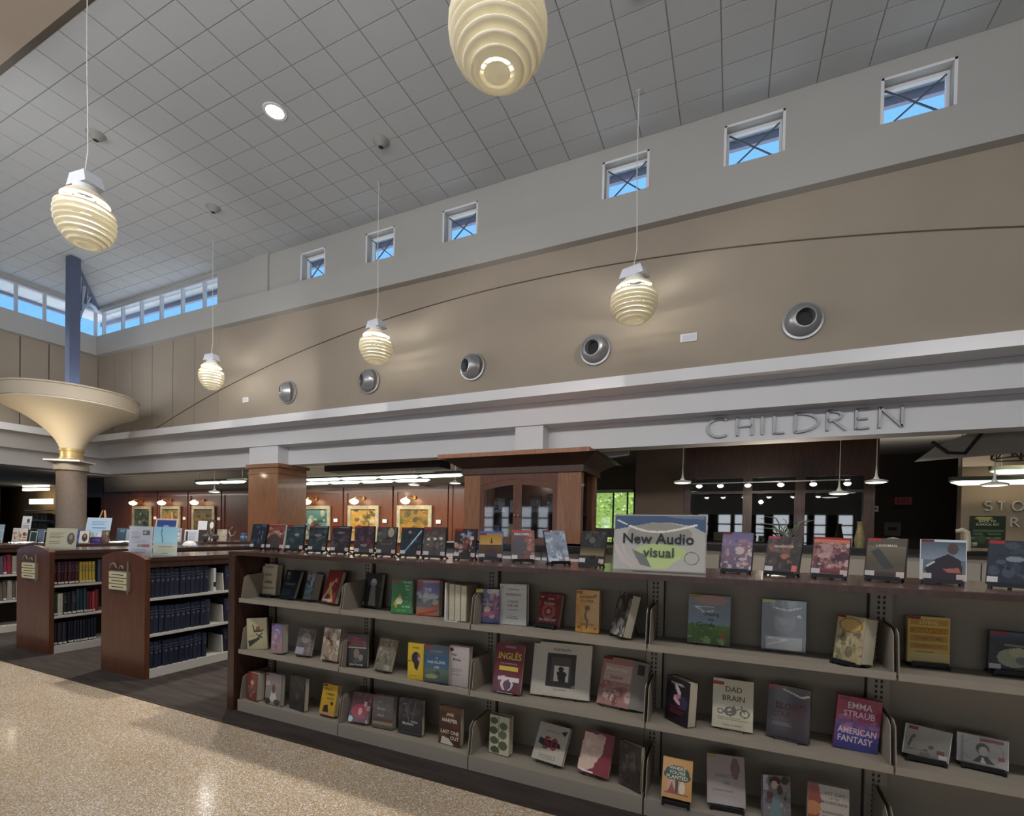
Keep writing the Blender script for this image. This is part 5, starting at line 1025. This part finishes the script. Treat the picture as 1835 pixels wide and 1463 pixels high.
add(37, 'book', .02, '#d8b868', [('r', .06, .06, .94, .17, '#c9923c'), ('r', .06, .23, .94, .36, '#b4781f'), ('r', .06, .40, .94, .53, '#c99a4a'), ('r', .06, .57, .94, .70, '#c99a4a'), ('g', .78, 1, '#d9c288', '#d4bc80'), ('x', .2, .74, .8, .77, 1, '#9a7a42'), RT2], [('LIVING', .5, .12, .08, '#e4cf90', .6), ('GENERATION', .5, .3, .085, '#d9a440', .85), ('SOMETIME', .5, .465, .08, '#a87a34', .7), ('SOMEHOW', .5, .635, .08, '#a87a34', .7)], 'e', 'yellow book with four ochre title bands on a black stand')
add(38, 'dvd', .016, '#39383c', [('g', 0, .2, '#5a5f70', '#3c3c44'), ('b', 12, ['#4c4a50', '#2a2a30', '#5c4648'], 0, .2, 1, .9), ('e', .5, .65, .34, .24, '#a5a284'), ('e', .6, .5, .2, .12, '#b9b690'), ('e', .68, .7, .14, .1, '#6f7468'), ('r', .3, .3, .7, .36, '#8a8a7a'), RT, LB, ('r', .8, .75, 1, .92, '#b06a5c')], [], 'e', 'wide dark game case with a pale bushy shape, by the frame edge')
add(39, 'book', .02, '#c3b88f', [('g', 0, 1, '#cdc39c', '#bdb288'), ('p', [(.05, .72), (.72, .6), (.62, .68), (.1, .92)], '#2c2822'), ('l', .3, .22, .38, .42, .03, '#5c3a24'), ('l', .36, .42, .78, .40, .035, '#5c3a24'), ('l', .45, .5, .75, .62, .022, '#3a2c20'), ('l', .75, .48, .5, .64, .022, '#3a2c20'), ('r', .45, .27, .65, .38, '#8c5a30')], [('A WAR', .25, .56, .04, '#6a5c3c', .3)], 'n', 'pale cream book with a red brown folding chair, nearest the end panel')
add(40, 'book', .06, '#8d7c98', [('g', 0, .5, '#6f6a98', '#9a86a4'), ('g', .5, 1, '#a88a98', '#b08a8a'), ('b', 14, ['#b9a4b0', '#7a6c94', '#c99a9a'], 0, .2, 1, .95), RT2], [('Villa', .5, .2, .08, '#ccd4ec', .6)], 'n', 'lilac and pink paperback with thick tan page edge')
add(41, 'book', .03, '#6c6468', [('b', 18, ['#857a78', '#544e54', '#9a8c84'], 0, 0, 1, 1), ('e', .55, .35, .3, .2, '#94857a'), ('r', .02, .72, .55, .97, '#a8a4ae')], [], 'n', 'dull grey mauve book with pale lower label, leaning back')
add(42, 'foil', .03, '#c0a68c', [('b', 30, ['#e8dccc', '#8c6a4c', '#6a4a34', '#f4ece0', '#b0906c'], 0, 0, 1, 1), ('e', .9, .4, .1, .07, '#efe6d4'), ('l', .3, .3, .6, .5, .03, '#4a3428')], [], 'n', 'glaring copper foil covered book beside a shelf bracket')  # pale blots paint the foil's glare into the cover
add(43, 'book', .03, '#231d1c', [('r', .04, .08, .96, .38, '#5c1f22'), ('b', 8, ['#6c2a2a', '#431a1c'], .05, .1, .95, .36), ('r', .1, .4, .95, .43, '#a89e98'), ('e', .5, .6, .13, .16, '#7d6c5c'), ('p', [(.3, .85), (.5, .68), (.72, .85)], '#4a423c'), ('e', .7, .7, .1, .1, '#8a7a6c')], [('JAMES', .5, .2, .1, '#8c3432', .8), ('John Denney', .5, .92, .08, '#d8d4d0', .92)], 'n', 'black book with dark red title blocks and a small photograph')
add(44, 'foil', .03, '#a39886', [('b', 26, ['#c9bfae', '#7a705f', '#dcd3c4', '#8d826f'], 0, 0, 1, 1)], [], 'n', 'silvery grey shiny book leaning back on its stand')
add(45, 'book', .02, '#d8b62c', [('e', .52, .4, .28, .17, '#241d1c'), ('p', [(.4, .5), (.75, .5), (.62, .75), (.42, .68)], '#241d1c'), ('e', .72, .42, .1, .06, '#c98a98'), ('e', .66, .33, .07, .05, '#8a5a2c'), ('x', .15, .88, .75, .92, 1, '#8a7420')], [('JACQUI', .5, .12, .06, '#4a3c14', .6), ('BRAVE', .14, .5, .04, '#3a3014', .2)], 'n', 'bright yellow book with a black head silhouette')
add(46, 'book', .03, '#33506c', [('g', 0, .25, '#3c4450', '#46566a'), ('g', .25, .6, '#2f4f74', '#3f6074'), ('g', .6, 1, '#5c6c58', '#24343c'), ('r', .0, .02, .3, .09, '#8c2a3c'), ('e', .55, .7, .1, .05, '#3a4034'), ('l', .62, .72, .64, .84, .015, '#33382e'), ('e', .3, .8, .25, .06, '#8d9060')], [('A', .52, .32, .05, '#c9d4dc'), ('FAR-FLUNG', .5, .43, .07, '#c9d4dc', .85), ('LIFE', .52, .56, .06, '#c9d4dc', .3), ('G S FOREST', .5, .15, .05, '#8a93a0', .7)], 'n', 'blue landscape novel lettered A FAR-FLUNG LIFE')
add(47, 'book', .04, '#bcb0ac', [('g', 0, 1, '#c4b9b6', '#b3a7a4'), ('e', .1, .1, .12, .04, '#7a2430'), ('x', .1, .55, .7, .75, 3, '#9c918e')], [('Dear', .24, .22, .06, '#4a4448', .4), ('Monica', .4, .34, .06, '#3f3a3e', .62)], 'n', 'pale pinkish grey book standing against the second bracket')
add(48, 'book', .03, '#6c1420', [('g', 0, 1, '#741824', '#5c101c'), ('r', .18, .47, .85, .555, '#c9b23a'), ('e', .5, .82, .22, .14, '#d8c4c8'), ('e', .52, .84, .14, .1, '#6c1420'), ('l', .5, .95, .56, .76, .04, '#3a2c5c'), ('r', .58, .68, .92, .77, '#d8cfcc'), ('l', .2, .72, .4, .7, .04, '#d8c4c8')], [('APRENDE', .5, .07, .04, '#c9a8ac', .5), ('INGL\u00c9S', .52, .24, .17, '#e0c040', .82), ('PARA PRINCIPIANTES', .5, .41, .03, '#c99aa0', .8)], 'n', 'dark red language book with tall yellow INGLES lettering')
add(49, 'wide', .03, '#c9c0b0', [('g', 0, 1, '#cdc5b6', '#c0b6a6'), ('r', .0, .0, .1, .035, '#2a2424'), ('r', .245, .19, .755, .82, '#3a322e'), ('r', .33, .27, .66, .74, '#55493f'), ('r', .38, .42, .63, .72, '#d8d2c6'), ('e', .5, .48, .05, .04, '#2a2422'), ('p', [(.43, .55), (.52, .5), (.6, .56), (.57, .74), (.47, .74)], '#2a2422'), ('e', .72, .79, .03, .03, '#8d867c')], [('PORTRAITS', .5, .13, .05, '#4a423a', .52), ('ERIC SANDER', .5, .87, .028, '#6a5c4c', .3)], 'n', 'large cream picture book lettered PORTRAITS with a framed silhouette')
add(50, 'flap', .03, '#a87c72', [('g', 0, 1, '#ad8076', '#a0766c'), ('r', .1, .15, .95, .5, '#c3a89c'), ('b', 16, ['#8c4a40', '#d8c4b8', '#b0948a', '#7a3c34'], .1, .5, .95, .9), RT2], [('Miscarriage', .5, .25, .1, '#e0d0c4', .85), ('Justice', .5, .42, .1, '#8c4a40', .6)], 'n', 'dusty pink book with a grey folded jacket flap')
add(51, 'book', .062, '#1d1a26', [('g', .6, 1, '#24141c', '#160f18'), ('r', 0, 0, .15, .06, '#6c2028'), ('e', .75, .5, .2, .15, '#3a3450'), ('l', .42, .15, .6, .32, .06, '#c9b9c4'), ('l', .4, .42, .6, .38, .05, '#b07a8c'), ('l', .4, .46, .58, .53, .05, '#d0a8b0'), ('x', .2, .62, .8, .8, 3, '#5c1f30')], [('PEN MORELL', .5, .12, .05, '#e0dce0', .75)], 'n', 'black thriller with a pale running figure and thick cream pages')
add(52, 'book', .04, '#c3ba9c', [('g', 0, 1, '#c9c0a4', '#bcb294'), ('r', 0, .06, .28, .12, '#9c2a26'), ('o', .2, .66, .07, .045, .25, '#5c523c'), ('o', .44, .645, .11, .075, .3, '#5c523c'), ('o', .8, .66, .1, .07, .2, '#5c523c'), ('l', .44, .64, .72, .57, .012, '#5c523c'), ('l', .52, .52, .6, .64, .012, '#5c523c'), ('l', .72, .52, .8, .66, .012, '#5c523c'), ('l', .25, .66, .6, .66, .012, '#5c523c'), ('x', .12, .75, .9, .84, 2, '#8d836a')], [('DAD', .52, .2, .11, '#5c4c34', .55), ('BRAIN', .52, .38, .11, '#5c4c34', .8), ('CHRIS LAURENT', .5, .92, .04, '#8d7c5c', .8)], 'n', 'cream book lettered DAD BRAIN with a little tricycle')
add(53, 'book', .04, '#372624', [('g', 0, .2, '#4a4036', '#3c2c28'), ('g', .2, 1, '#3a2625', '#2c2026'), ('r', 0, .02, .28, .09, '#7a2024'), ('l', .35, .06, .8, .17, .015, '#b9b4ac'), ('l', .8, .17, .95, .12, .02, '#c9c4bc'), ('x', .12, .68, .7, .76, 2, '#6a5654')], [('BLOOD', .55, .38, .13, '#5c262a', .7), ('COUNTRY', .52, .54, .1, '#55242a', .8)], 'n', 'very dark red brown book lettered BLOOD in dull red')
add(54, 'book', .03, '#7a4a80', [('g', 0, .45, '#8f2c3c', '#a03c58'), ('g', .45, .55, '#8a5a94', '#7a5a9c'), ('g', .55, 1, '#5c4888', '#3c3f7c'), ('b', 8, ['#a8688c', '#b07aa8'], 0, .4, 1, .62), ('r', .05, .02, .28, .07, '#6c1a24')], [('EMMA', .52, .16, .12, '#d8c8d0', .55), ('STRAUB', .52, .32, .12, '#d8c8d4', .7), ('AMERICAN', .5, .64, .12, '#dcc8d4', .86), ('FANTASY', .48, .8, .12, '#dcc8d4', .78)], 'n', 'pink to violet book lettered AMERICAN FANTASY')
add(55, 'dvdw', .014, '#8d887e', [('r', 0, 0, 1, 1, '#8d887e'), ('g', .0, .5, '#9a958a', '#8d887e'), ('r', .06, .02, .26, .14, '#7e2028'), ('l', .16, .4, .1, .7, .03, '#4a4540'), ('e', .2, .35, .04, .06, '#4a4540'), ('b', 6, ['#5c554e', '#75706a'], .0, .7, .6, .95), ('e', .6, .62, .06, .07, '#5c5650'), ('r', .74, .66, .9, .8, '#7a4a44'), ('r', .78, .8, .98, .94, '#cfcac4')], [], 'e', 'low wide white disc case with a faint standing figure')
add(56, 'dvdw', .03, '#a8a096', [('r', 0, 0, 1, 1, '#b0a89e'), ('r', .05, .06, .12, .95, '#8d867e'), ('r', .45, .05, .92, .16, '#8c2a24'), ('o', .5, .5, .42, .42, .02, '#8d867c'), ('e', .5, .42, .14, .2, '#54483f'), ('e', .52, .5, .09, .16, '#c3b8ac'), ('p', [(.3, .9), (.45, .66), (.6, .66), (.75, .9)], '#4c443c'), ('p', [(.46, .9), (.5, .68), (.58, .9)], '#cfc9c0'), ('r', .8, .58, .94, .72, '#9c5048')], [], 'e', 'low wide white disc case with a drawn portrait in a cap')
add(57, 'book', .07, '#7d3634', [('g', 0, 1, '#8c3c38', '#743432'), ('b', 12, ['#b09a94', '#5c3430', '#8d726c'], .1, .35, .9, .85), ('e', .5, .35, .18, .08, '#b9a69c'), RT2], [], 'n', 'thick red book with broad tan page edge in the bottom corner')
add(58, 'book', .035, '#8d8680', [('g', 0, .4, '#6f6668', '#9a928c'), ('r', 0, .02, .2, .07, '#5c2224'), ('p', [(.25, .9), (.5, .35), (.8, .9)], '#cfc8c0'), ('e', .52, .48, .1, .16, '#6a4a3c'), ('e', .15, .9, .2, .1, '#3a302c'), ('e', .75, .9, .2, .1, '#4c423c')], [('UI', .15, .32, .13, '#d8d4d0', .25)], 'n', 'grey photo book with a pale cloaked figure, on the base deck')
add(59, 'book', .04, '#2a2728', [('b', 16, ['#3a3636', '#1f1d1e', '#4a4444'], 0, 0, 1, 1), ('r', .92, 0, 1, 1, '#1c2030')], [], 'n', 'plain charcoal book with blue black edge, on the base deck')
add(60, 'book', .04, '#c9a02c', [('g', 0, 1, '#cfa530', '#c0962a'), ('r', .05, .02, .3, .07, '#3a2418'), ('p', [(.2, .92), (.25, .7), (.5, .66), (.6, .9)], '#2c2020'), ('e', .75, .6, .1, .06, '#5c2424'), ('r', .05, .92, .9, .98, '#c98a80')], [('DOLLY', .4, .17, .08, '#5c3a18', .5), ('SUMMER', .55, .32, .08, '#5c3a18', .75), ('WRITES', .6, .46, .07, '#4c3018', .5)], 'n', 'mustard yellow book with dark seated figure, on the base deck')
add(61, 'jacket', .025, '#5c2430', [('b', 14, ['#3a1c2c', '#8c2c3c', '#241820', '#a03c4c'], .1, 0, 1, .6), ('e', .5, .62, .4, .24, '#a8283c'), ('e', .52, .62, .1, .12, '#d89a94'), ('e', .08, .9, .14, .1, '#b9c9d4'), ('b', 6, ['#c9a898', '#7a3a3c'], .7, .2, 1, .95)], [], 'n', 'crimson shiny book with a red heart shape, by the shelf bracket')
add(62, 'book', .05, '#5c5450', [('b', 8, ['#665e5a', '#4c4643'], 0, 0, 1, 1), ('r', 0, 0, .3, .06, '#7a2428'), ('r', .05, .8, 1, .9, '#8d8058'), ('r', .05, .7, .95, .78, '#5c3434')], [('Amy', .35, .2, .07, '#b0aaa6', .4), ('Bloom', .42, .4, .08, '#b0aaa6', .6), ('Head', .4, .6, .08, '#b0aaa6', .5)], 'n', 'grey book with three pale title words, on the base deck')
add(63, 'book', .04, '#302c2c', [('b', 14, ['#464040', '#221f20', '#565052'], 0, 0, 1, .6), ('r', 0, .02, .22, .07, '#6a2a2c'), ('l', .3, .2, .45, .6, .03, '#5c5654'), ('l', .7, .1, .6, .55, .03, '#565050'), ('r', .05, .92, .95, .97, '#3c465c')], [('Lane', .25, .14, .05, '#a8908c', .3), ('Other', .68, .62, .07, '#c3c0c0', .5), ('Mothers', .42, .69, .08, '#d0cccb', .7)], 'n', 'black book with white script low on its cover, on the base deck')
add(64, 'book', .045, '#4a2c20', [('g', 0, .15, '#7a5638', '#5c3a28'), ('b', 10, ['#5c3624', '#38201a', '#6a4430'], 0, .1, 1, .8), ('p', [(.1, 1), (.15, .8), (.45, .82), (.75, 1)], '#cfc4b0')], [('JANE', .5, .2, .1, '#e4d8c4', .6), ('HARPER', .5, .35, .1, '#e4d8c4', .85), ('LAST ONE', .52, .66, .1, '#e4d8c4', .85), ('OUT', .75, .8, .1, '#e4d8c4', .4)], 'n', 'brown thriller lettered LAST ONE OUT')
add(65, 'book', .05, '#c3bda6', [('e', .22, .14, .2, .09, '#4c5a3c'), ('e', .7, .25, .2, .1, '#55603f'), ('e', .2, .4, .22, .1, '#4a5639'), ('e', .68, .48, .2, .11, '#5c6844'), ('e', .25, .66, .22, .1, '#4f5b3d'), ('e', .7, .76, .22, .12, '#57613f'), ('e', .3, .9, .22, .09, '#4a5639'), ('l', .45, .02, .5, .98, .015, '#5c6844')], [], 'n', 'white book printed with large olive green leaves')
add(66, 'book', .03, '#b9b0a0', [('g', 0, 1, '#bfb6a6', '#b3aa9a'), ('p', [(.75, .15), (.95, .1), (.9, .25), (.82, .2)], '#3a302c'), ('e', .45, .52, .36, .1, '#33262c'), ('l', .15, .45, .8, .56, .04, '#33262c')], [('HISTORY IN', .5, .2, .06, '#8a7d6c', .7), ('50', .5, .52, .34, '#9c2a26', .85), ('FOSSILS', .5, .88, .11, '#8a8070', .88)], 'n', 'cream book with a big red 50 and dark fossil, leaning back')
add(67, 'jacket', .03, '#8c3a40', [('p', [(.05, .05), (.75, .08), (.72, .5), (.55, .7), (.5, .85), (.2, .98), (.0, .92)], '#e6c4b0'), ('b', 10, ['#f2dcd0', '#d8ac9c', '#ead0c0'], .1, .1, .6, .8), ('l', .05, .95, .5, .97, .02, '#f4ece8')], [], 'n', 'rose red book with a strong pink glare on its jacket')  # the pink glare is a shape painted into the cover print
add(68, 'book', .04, '#38302c', [('b', 18, ['#4a403a', '#26201e', '#5a4e46'], 0, 0, 1, 1)], [('AFTER', .5, .55, .09, '#5c524c', .7)], 'n', 'dark brown book turned to the side against the third bracket')
add(69, 'book', .015, '#c9924c', [('g', 0, 1, '#d09a54', '#c48c46'), ('e', .5, .35, .4, .18, '#2a4434'), ('e', .3, .42, .25, .12, '#2a4434'), ('e', .7, .44, .25, .12, '#2f4a38'), ('l', .5, .5, .5, .86, .04, '#3a2820'), ('e', .33, .7, .13, .16, '#c9988a'), ('p', [(.2, .85), (.33, .6), (.46, .85)], '#8c3428'), ('e', .68, .72, .1, .16, '#d8c8a8'), ('r', .1, .86, .9, .9, '#8c4a2c')], [('WHERE', .5, .25, .09, '#e4dcc8', .55), ("YOU'RE", .5, .36, .09, '#e4dcc8', .62), ('PLANTED', .5, .47, .09, '#e4dcc8', .78)], 'e', 'orange book with a dark green tree, lettered PLANTED')
add(70, 'jacket', .03, '#a8948a', [('g', 0, 1, '#ac988e', '#a08c82'), ('e', .75, .25, .12, .22, '#7a5248'), ('r', 0, .02, .25, .08, '#a89a3c'), ('x', .15, .68, .9, .74, 1, '#85746c')], [("NOBODY'S", .48, .42, .06, '#6a5a54', .62), ('GIRL', .52, .56, .06, '#6a5a54', .4), ('A memoir of courage', .5, .82, .035, '#85726a', .8)], 'e', 'taupe memoir in shiny jacket on a black stand')
add(71, 'book', .03, '#7d787c', [('r', 0, 0, .2, .35, '#b9b4bc'), ('b', 12, ['#3a2828', '#8d9a94', '#5c3434', '#a8a4a0'], .2, 0, 1, 1), ('e', .45, .12, .2, .1, '#4a1c20'), ('e', .42, .22, .12, .1, '#c3a896'), ('e', .8, .25, .1, .14, '#9a8478'), ('e', .8, .1, .14, .1, '#3a2a28'), ('p', [(.25, 1), (.35, .5), (.6, .5), (.65, 1)], '#6f8a88')], [], 'n', 'comic cover with a red haired couple at the lower frame edge')
add(72, 'book', .03, '#b0a498', [('p', [(0, 0), (.25, .0), (.32, .3), (.25, 1), (0, 1)], '#8c4434'), ('e', .12, .5, .2, .15, '#b87a54'), ('x', .35, .5, .9, .95, 5, '#8d8278')], [('LAST DAY', .62, .16, .07, '#7a6e66', .62), ('OF THE', .64, .25, .04, '#7a6e66', .3), ('MOUNTAINS', .64, .34, .06, '#6a5e58', .66)], 'n', 'cream book with red brown edge cut by the lower frame edge')

words = {'EXIT', 'BACK TO', 'SCHOOL KIT', 'New Audio', 'visual'}
for v in K.values():
    for tx in v[4]: words.add(tx[0])
for s_ in SIGNTXT:
    for tx in s_[3]: words.add(tx[0])
bake_texts(sorted(words))
CASE = {'dvd': ('#1b1b20', .35), 'dvdw': ('#cfd2d6', .4), 'dvdb': ('#3f62a8', .35), 'dvdk': ('#15151a', .3)}
JACK = glass('clear_jacket', (.99, .99, .99), .028, .14)
FOIL = mat('foil_gloss', '#ffffff', .14, metal=.35, coat=.8)
n_ = FOIL.node_tree; a_ = n_.nodes.new('ShaderNodeAttribute'); a_.attribute_name = 'Col'; n_.links.new(a_.outputs['Color'], n_.nodes['Principled BSDF'].inputs['Base Color'])
def easel_stand(x, y, z, yw, w_, tilt, lb):
    t = thing('display_easel', lb, 'easel', (x, y, z), (0, 0, R(yw)), 'small black display easels')
    w2 = min(.075, w_*.42); a = R(tilt); h_ = .11
    obj('ledge', MB().box(-w2, -.022, .008, w2, .012, .019).box(-w2, -.026, .008, w2, -.020, .028), BLACK, t, world=False)
    for s_ in (-1, 1):
        obj('leg', MB().prism([(-.028, 0), (-.012, 0), (-.008, .014), (.03, .014), (.06, 0), (.075, 0), (.04, .019), (-.028, .019)], s_*w2-.006, s_*w2+.006, 'x'), BLACK, t, world=False)
    obj('back_rest', MB().bar((0, .026, .014), (0, .026+h_*math.sin(a)+.022, h_*math.cos(a)), w2*1.1, .006), BLACK, t, world=False)
    obj('strut', MB().bar((0, .03+h_*math.sin(a)+.02, h_*.9), (0, .125, .004), .016, .006), BLACK, t, world=False)
    return t
for i, (kind, th, base, ops, texts, stand, lb) in K.items():
    x, y, z, yw, tl, ro, w_, h_ = POSE[i]
    is_dvd = kind.startswith('dvd')
    t = thing('disc_case' if is_dvd else 'book', lb, 'disc case' if is_dvd else 'book', (x, y, z+(.0 if stand == 'e' else .001+th*math.sin(R(tl)))), (-R(tl), -R(ro), R(yw)), 'disc cases on the shelving top' if z > 1.2 else 'books on the display shelving')
    nu, nv = (60, 56) if kind == 'wide' else (40, 56) if h_ > w_ else (52, 44)
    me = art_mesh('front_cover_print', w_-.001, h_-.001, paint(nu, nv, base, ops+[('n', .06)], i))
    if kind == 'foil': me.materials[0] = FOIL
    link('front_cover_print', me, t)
    if is_dvd:
        c, rg = CASE[kind]
        obj('case', MB().box(-w_/2-.003, 0, 0, w_/2+.003, th, h_), mat('case_'+kind, c, rg), t, world=False)
    else:
        bc = ops[0][3] if ops and ops[0][0] == 'g' else base
        m = MB().box(-w_/2, 0, 0, w_/2, .0025, h_).box(-w_/2, th-.0025, 0, w_/2, th, h_).box(-w_/2, .0025, 0, -w_/2+.004, th-.0025, h_)
        obj('cover', m, mat('board_%s' % bc, bc, .5), t, world=False)
        obj('pages', MB().box(-w_/2+.004, .0025, .003, w_/2-.004, th-.0025, h_-.004), PAGES, t, world=False)
        if kind in ('jacket', 'foil'): obj('clear_jacket', MB().box(-w_/2-.001, -.003, -.0, w_/2+.001, -.0022, h_+.001), JACK, t, world=False)
        if kind == 'flap': obj('jacket_flap', MB().prism([(w_/2, -.001), (w_/2+.075, .035), (w_/2+.075, .036), (w_/2, .0)], .004, h_*.99, 'z'), mat('flap_grey', '#8d8680', .35), t, world=False); obj('flap_photo', MB().prism([(w_/2+.02, .0055), (w_/2+.055, .0225), (w_/2+.054, .0245), (w_/2+.019, .0075)], h_*.72, h_*.93, 'z'), mat('flap_photo', '#4a3434', .5), t, world=False)
    if texts: lettering(t, w_, h_, texts)
    if stand == 'e':
        zs = ZTOP if z > 1.2 else ZA1 if z > .8 else ZA2 if z > .4 else ZA3
        es = easel_stand(x, y, zs+.0005, yw, w_, tl, 'black easel stand under the %s' % ' '.join(lb.replace(',', '').split()[:10]))
        if kind == 'x': pass
def wire_stand(x, y, z, yw, w_, tilt, th, lb, col):
    t = thing('wire_stand', lb, 'stand', (x, y, z), (0, 0, R(yw)), 'thin wire book stands'); w2 = w_*.28; a = R(tilt); m = .0028
    L_ = .13; oy = th+.006; top = (0, oy+L_*math.sin(a), L_*math.cos(a))
    obj('front_loop', MB().tube([(-w2, oy, m), (-w2, -.012, m), (-w2, -.018, .014), (w2, -.018, .014), (w2, -.012, m), (w2, oy, m)], .0024, 5), col, t, world=False)
    obj('back_frame', MB().tube([(-w2, oy, m), (-w2*.6, top[1]+.004, top[2]), (w2*.6, top[1]+.004, top[2]), (w2, oy, m)], .0024, 5), col, t, world=False)
    obj('back_leg', MB().tube([(0, top[1]+.004, top[2]), (0, top[1]+.05, m)], .0024, 5), col, t, world=False)
WCOL = {48: GALV}
for i, (kind, th, base, ops, texts, stand, lb) in K.items():
    x, y, z, yw, tl, ro, w_, h_ = POSE[i]
    if stand == 'n' and tl > 8.5: wire_stand(x, y, z+.0005, yw, w_, tl, th, 'thin wire stand under the %s' % ' '.join(lb.replace(',', '').split()[:10]), WCOL.get(i, BLACK))
# white bookend and the cream page blocks beside the second bracket on the upper shelf
t = thing('bookend', 'thin white metal bookend beside the upright cream page blocks', 'bookend', (-1.69, 2.68, ZA1+.001))
obj('upright_plate', MB().box(-.006, 0, 0, .006, .15, .25), WHST, t, world=False); obj('foot_plate', MB().box(0, 0, 0, .09, .14, .002), WHST, t, world=False)
for k in range(3):
    t = thing('book', ('cream page block turned fore-edge outward, against the white bookend', 'cream page block turned fore-edge outward, between its two neighbours', 'cream page block turned fore-edge outward, next to the blue violet paperback')[k], 'book', (-1.655+.045*k, 2.70, ZA1+.003), group='fore-edge outward books')
    obj('pages', MB().box(-.018, 0, .003, .018, .15, .24-.003*k), PAGES, t, world=False); obj('cover', MB().box(-.021, .002, 0, -.018, .155, .243-.003*k).box(.018, .002, 0, .021, .155, .243-.003*k), mat('tan_board', '#b7aa8c', .6), t, world=False)
# acrylic sign on top
x, y, z, yw, tl, ro, w_, h_ = POSE[99]
t = thing('acrylic_sign', 'large acrylic sign reading New Audio visual on the shelving top', 'sign', (x, y, ZTOP+.001), (0, 0, R(yw)))
g = paint(120, 80, '#c9c4bd', [('g', 0, 1, '#c2beba', '#d4cec6'), ('p', [(0, 0), (1, 0), (1, .3), (.85, .18), (.62, .12), (.4, .13), (.2, .2), (0, .26)], '#566a8c'), ('e', .5, .33, .36, .2, '#a9a499'), ('p', [(.55, .0), (1, 0), (.98, .06), (.7, .04)], '#7d8ca4'),
     ('e', .52, .68, .29, .17, '#cfe09c'), ('p', [(.3, .74), (.75, .74), (.6, .96), (.42, .96)], '#d8eaa2'), ('p', [(.2, .62), (.35, .72), (.43, .95), (.3, .9)], '#8a8c84'), ('o', .86, .76, .075, .11, .06, '#7d7a78'),
     ('l', .03, .09, .13, .16, .012, '#efeee8'), ('l', .17, .19, .26, .245, .018, '#f6f4ee'), ('l', .26, .245, .36, .285, .018, '#f6f4ee'), ('l', .36, .285, .48, .30, .017, '#f6f4ee'), ('l', .48, .30, .6, .285, .017, '#f6f4ee'), ('l', .6, .285, .74, .235, .018, '#f6f4ee'), ('l', .74, .235, .9, .165, .019, '#f6f4ee'),  # white arcs are glare on the acrylic, painted into the sheet
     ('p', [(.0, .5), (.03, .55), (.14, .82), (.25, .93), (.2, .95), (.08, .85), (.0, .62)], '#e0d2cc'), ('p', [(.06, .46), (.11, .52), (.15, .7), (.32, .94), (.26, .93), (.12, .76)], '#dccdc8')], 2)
link('printed_sheet', art_mesh('printed_sheet', w_-.012, h_-.012, g, y=.002), t, (0, .001, .008), (-R(tl), 0, 0))
obj('acrylic_sleeve', MB().box(-w_/2, -.002, 0, w_/2, .0, h_), JACK, t, world=False, loc=(0, 0, .003), rot=(-R(tl), 0, 0))
obj('backing', MB().box(-w_/2, .004, 0, w_/2, .007, h_), mat('sheet_back', '#b5b0a8', .6), t, world=False, loc=(0, 0, .003), rot=(-R(tl), 0, 0))
obj('acrylic_foot', MB().box(-w_/2, -.03, .0, w_/2, .14, .003), ACRYL, t, world=False)
lettering(t, w_, h_, [('New Audio', .49, .42, .185, '#232a34', .84), ('visual', .50, .66, .17, '#434d46', .48)], y=-.0032, rot=(-R(tl), 0, 0))
lettering(POST, .52, .6, [('BACK TO', .5, .17, .07, '#c9c8ac', .6), ('SCHOOL KIT', .5, .27, .07, '#c9c8ac', .8)], y=-.004)
lettering(EXIT, .32, .18, [('EXIT', .5, .5, .55, '#5c1218', .7)], y=-.052)
for (t, a, b, tx) in SIGNTXT: lettering(t, a, b, tx)
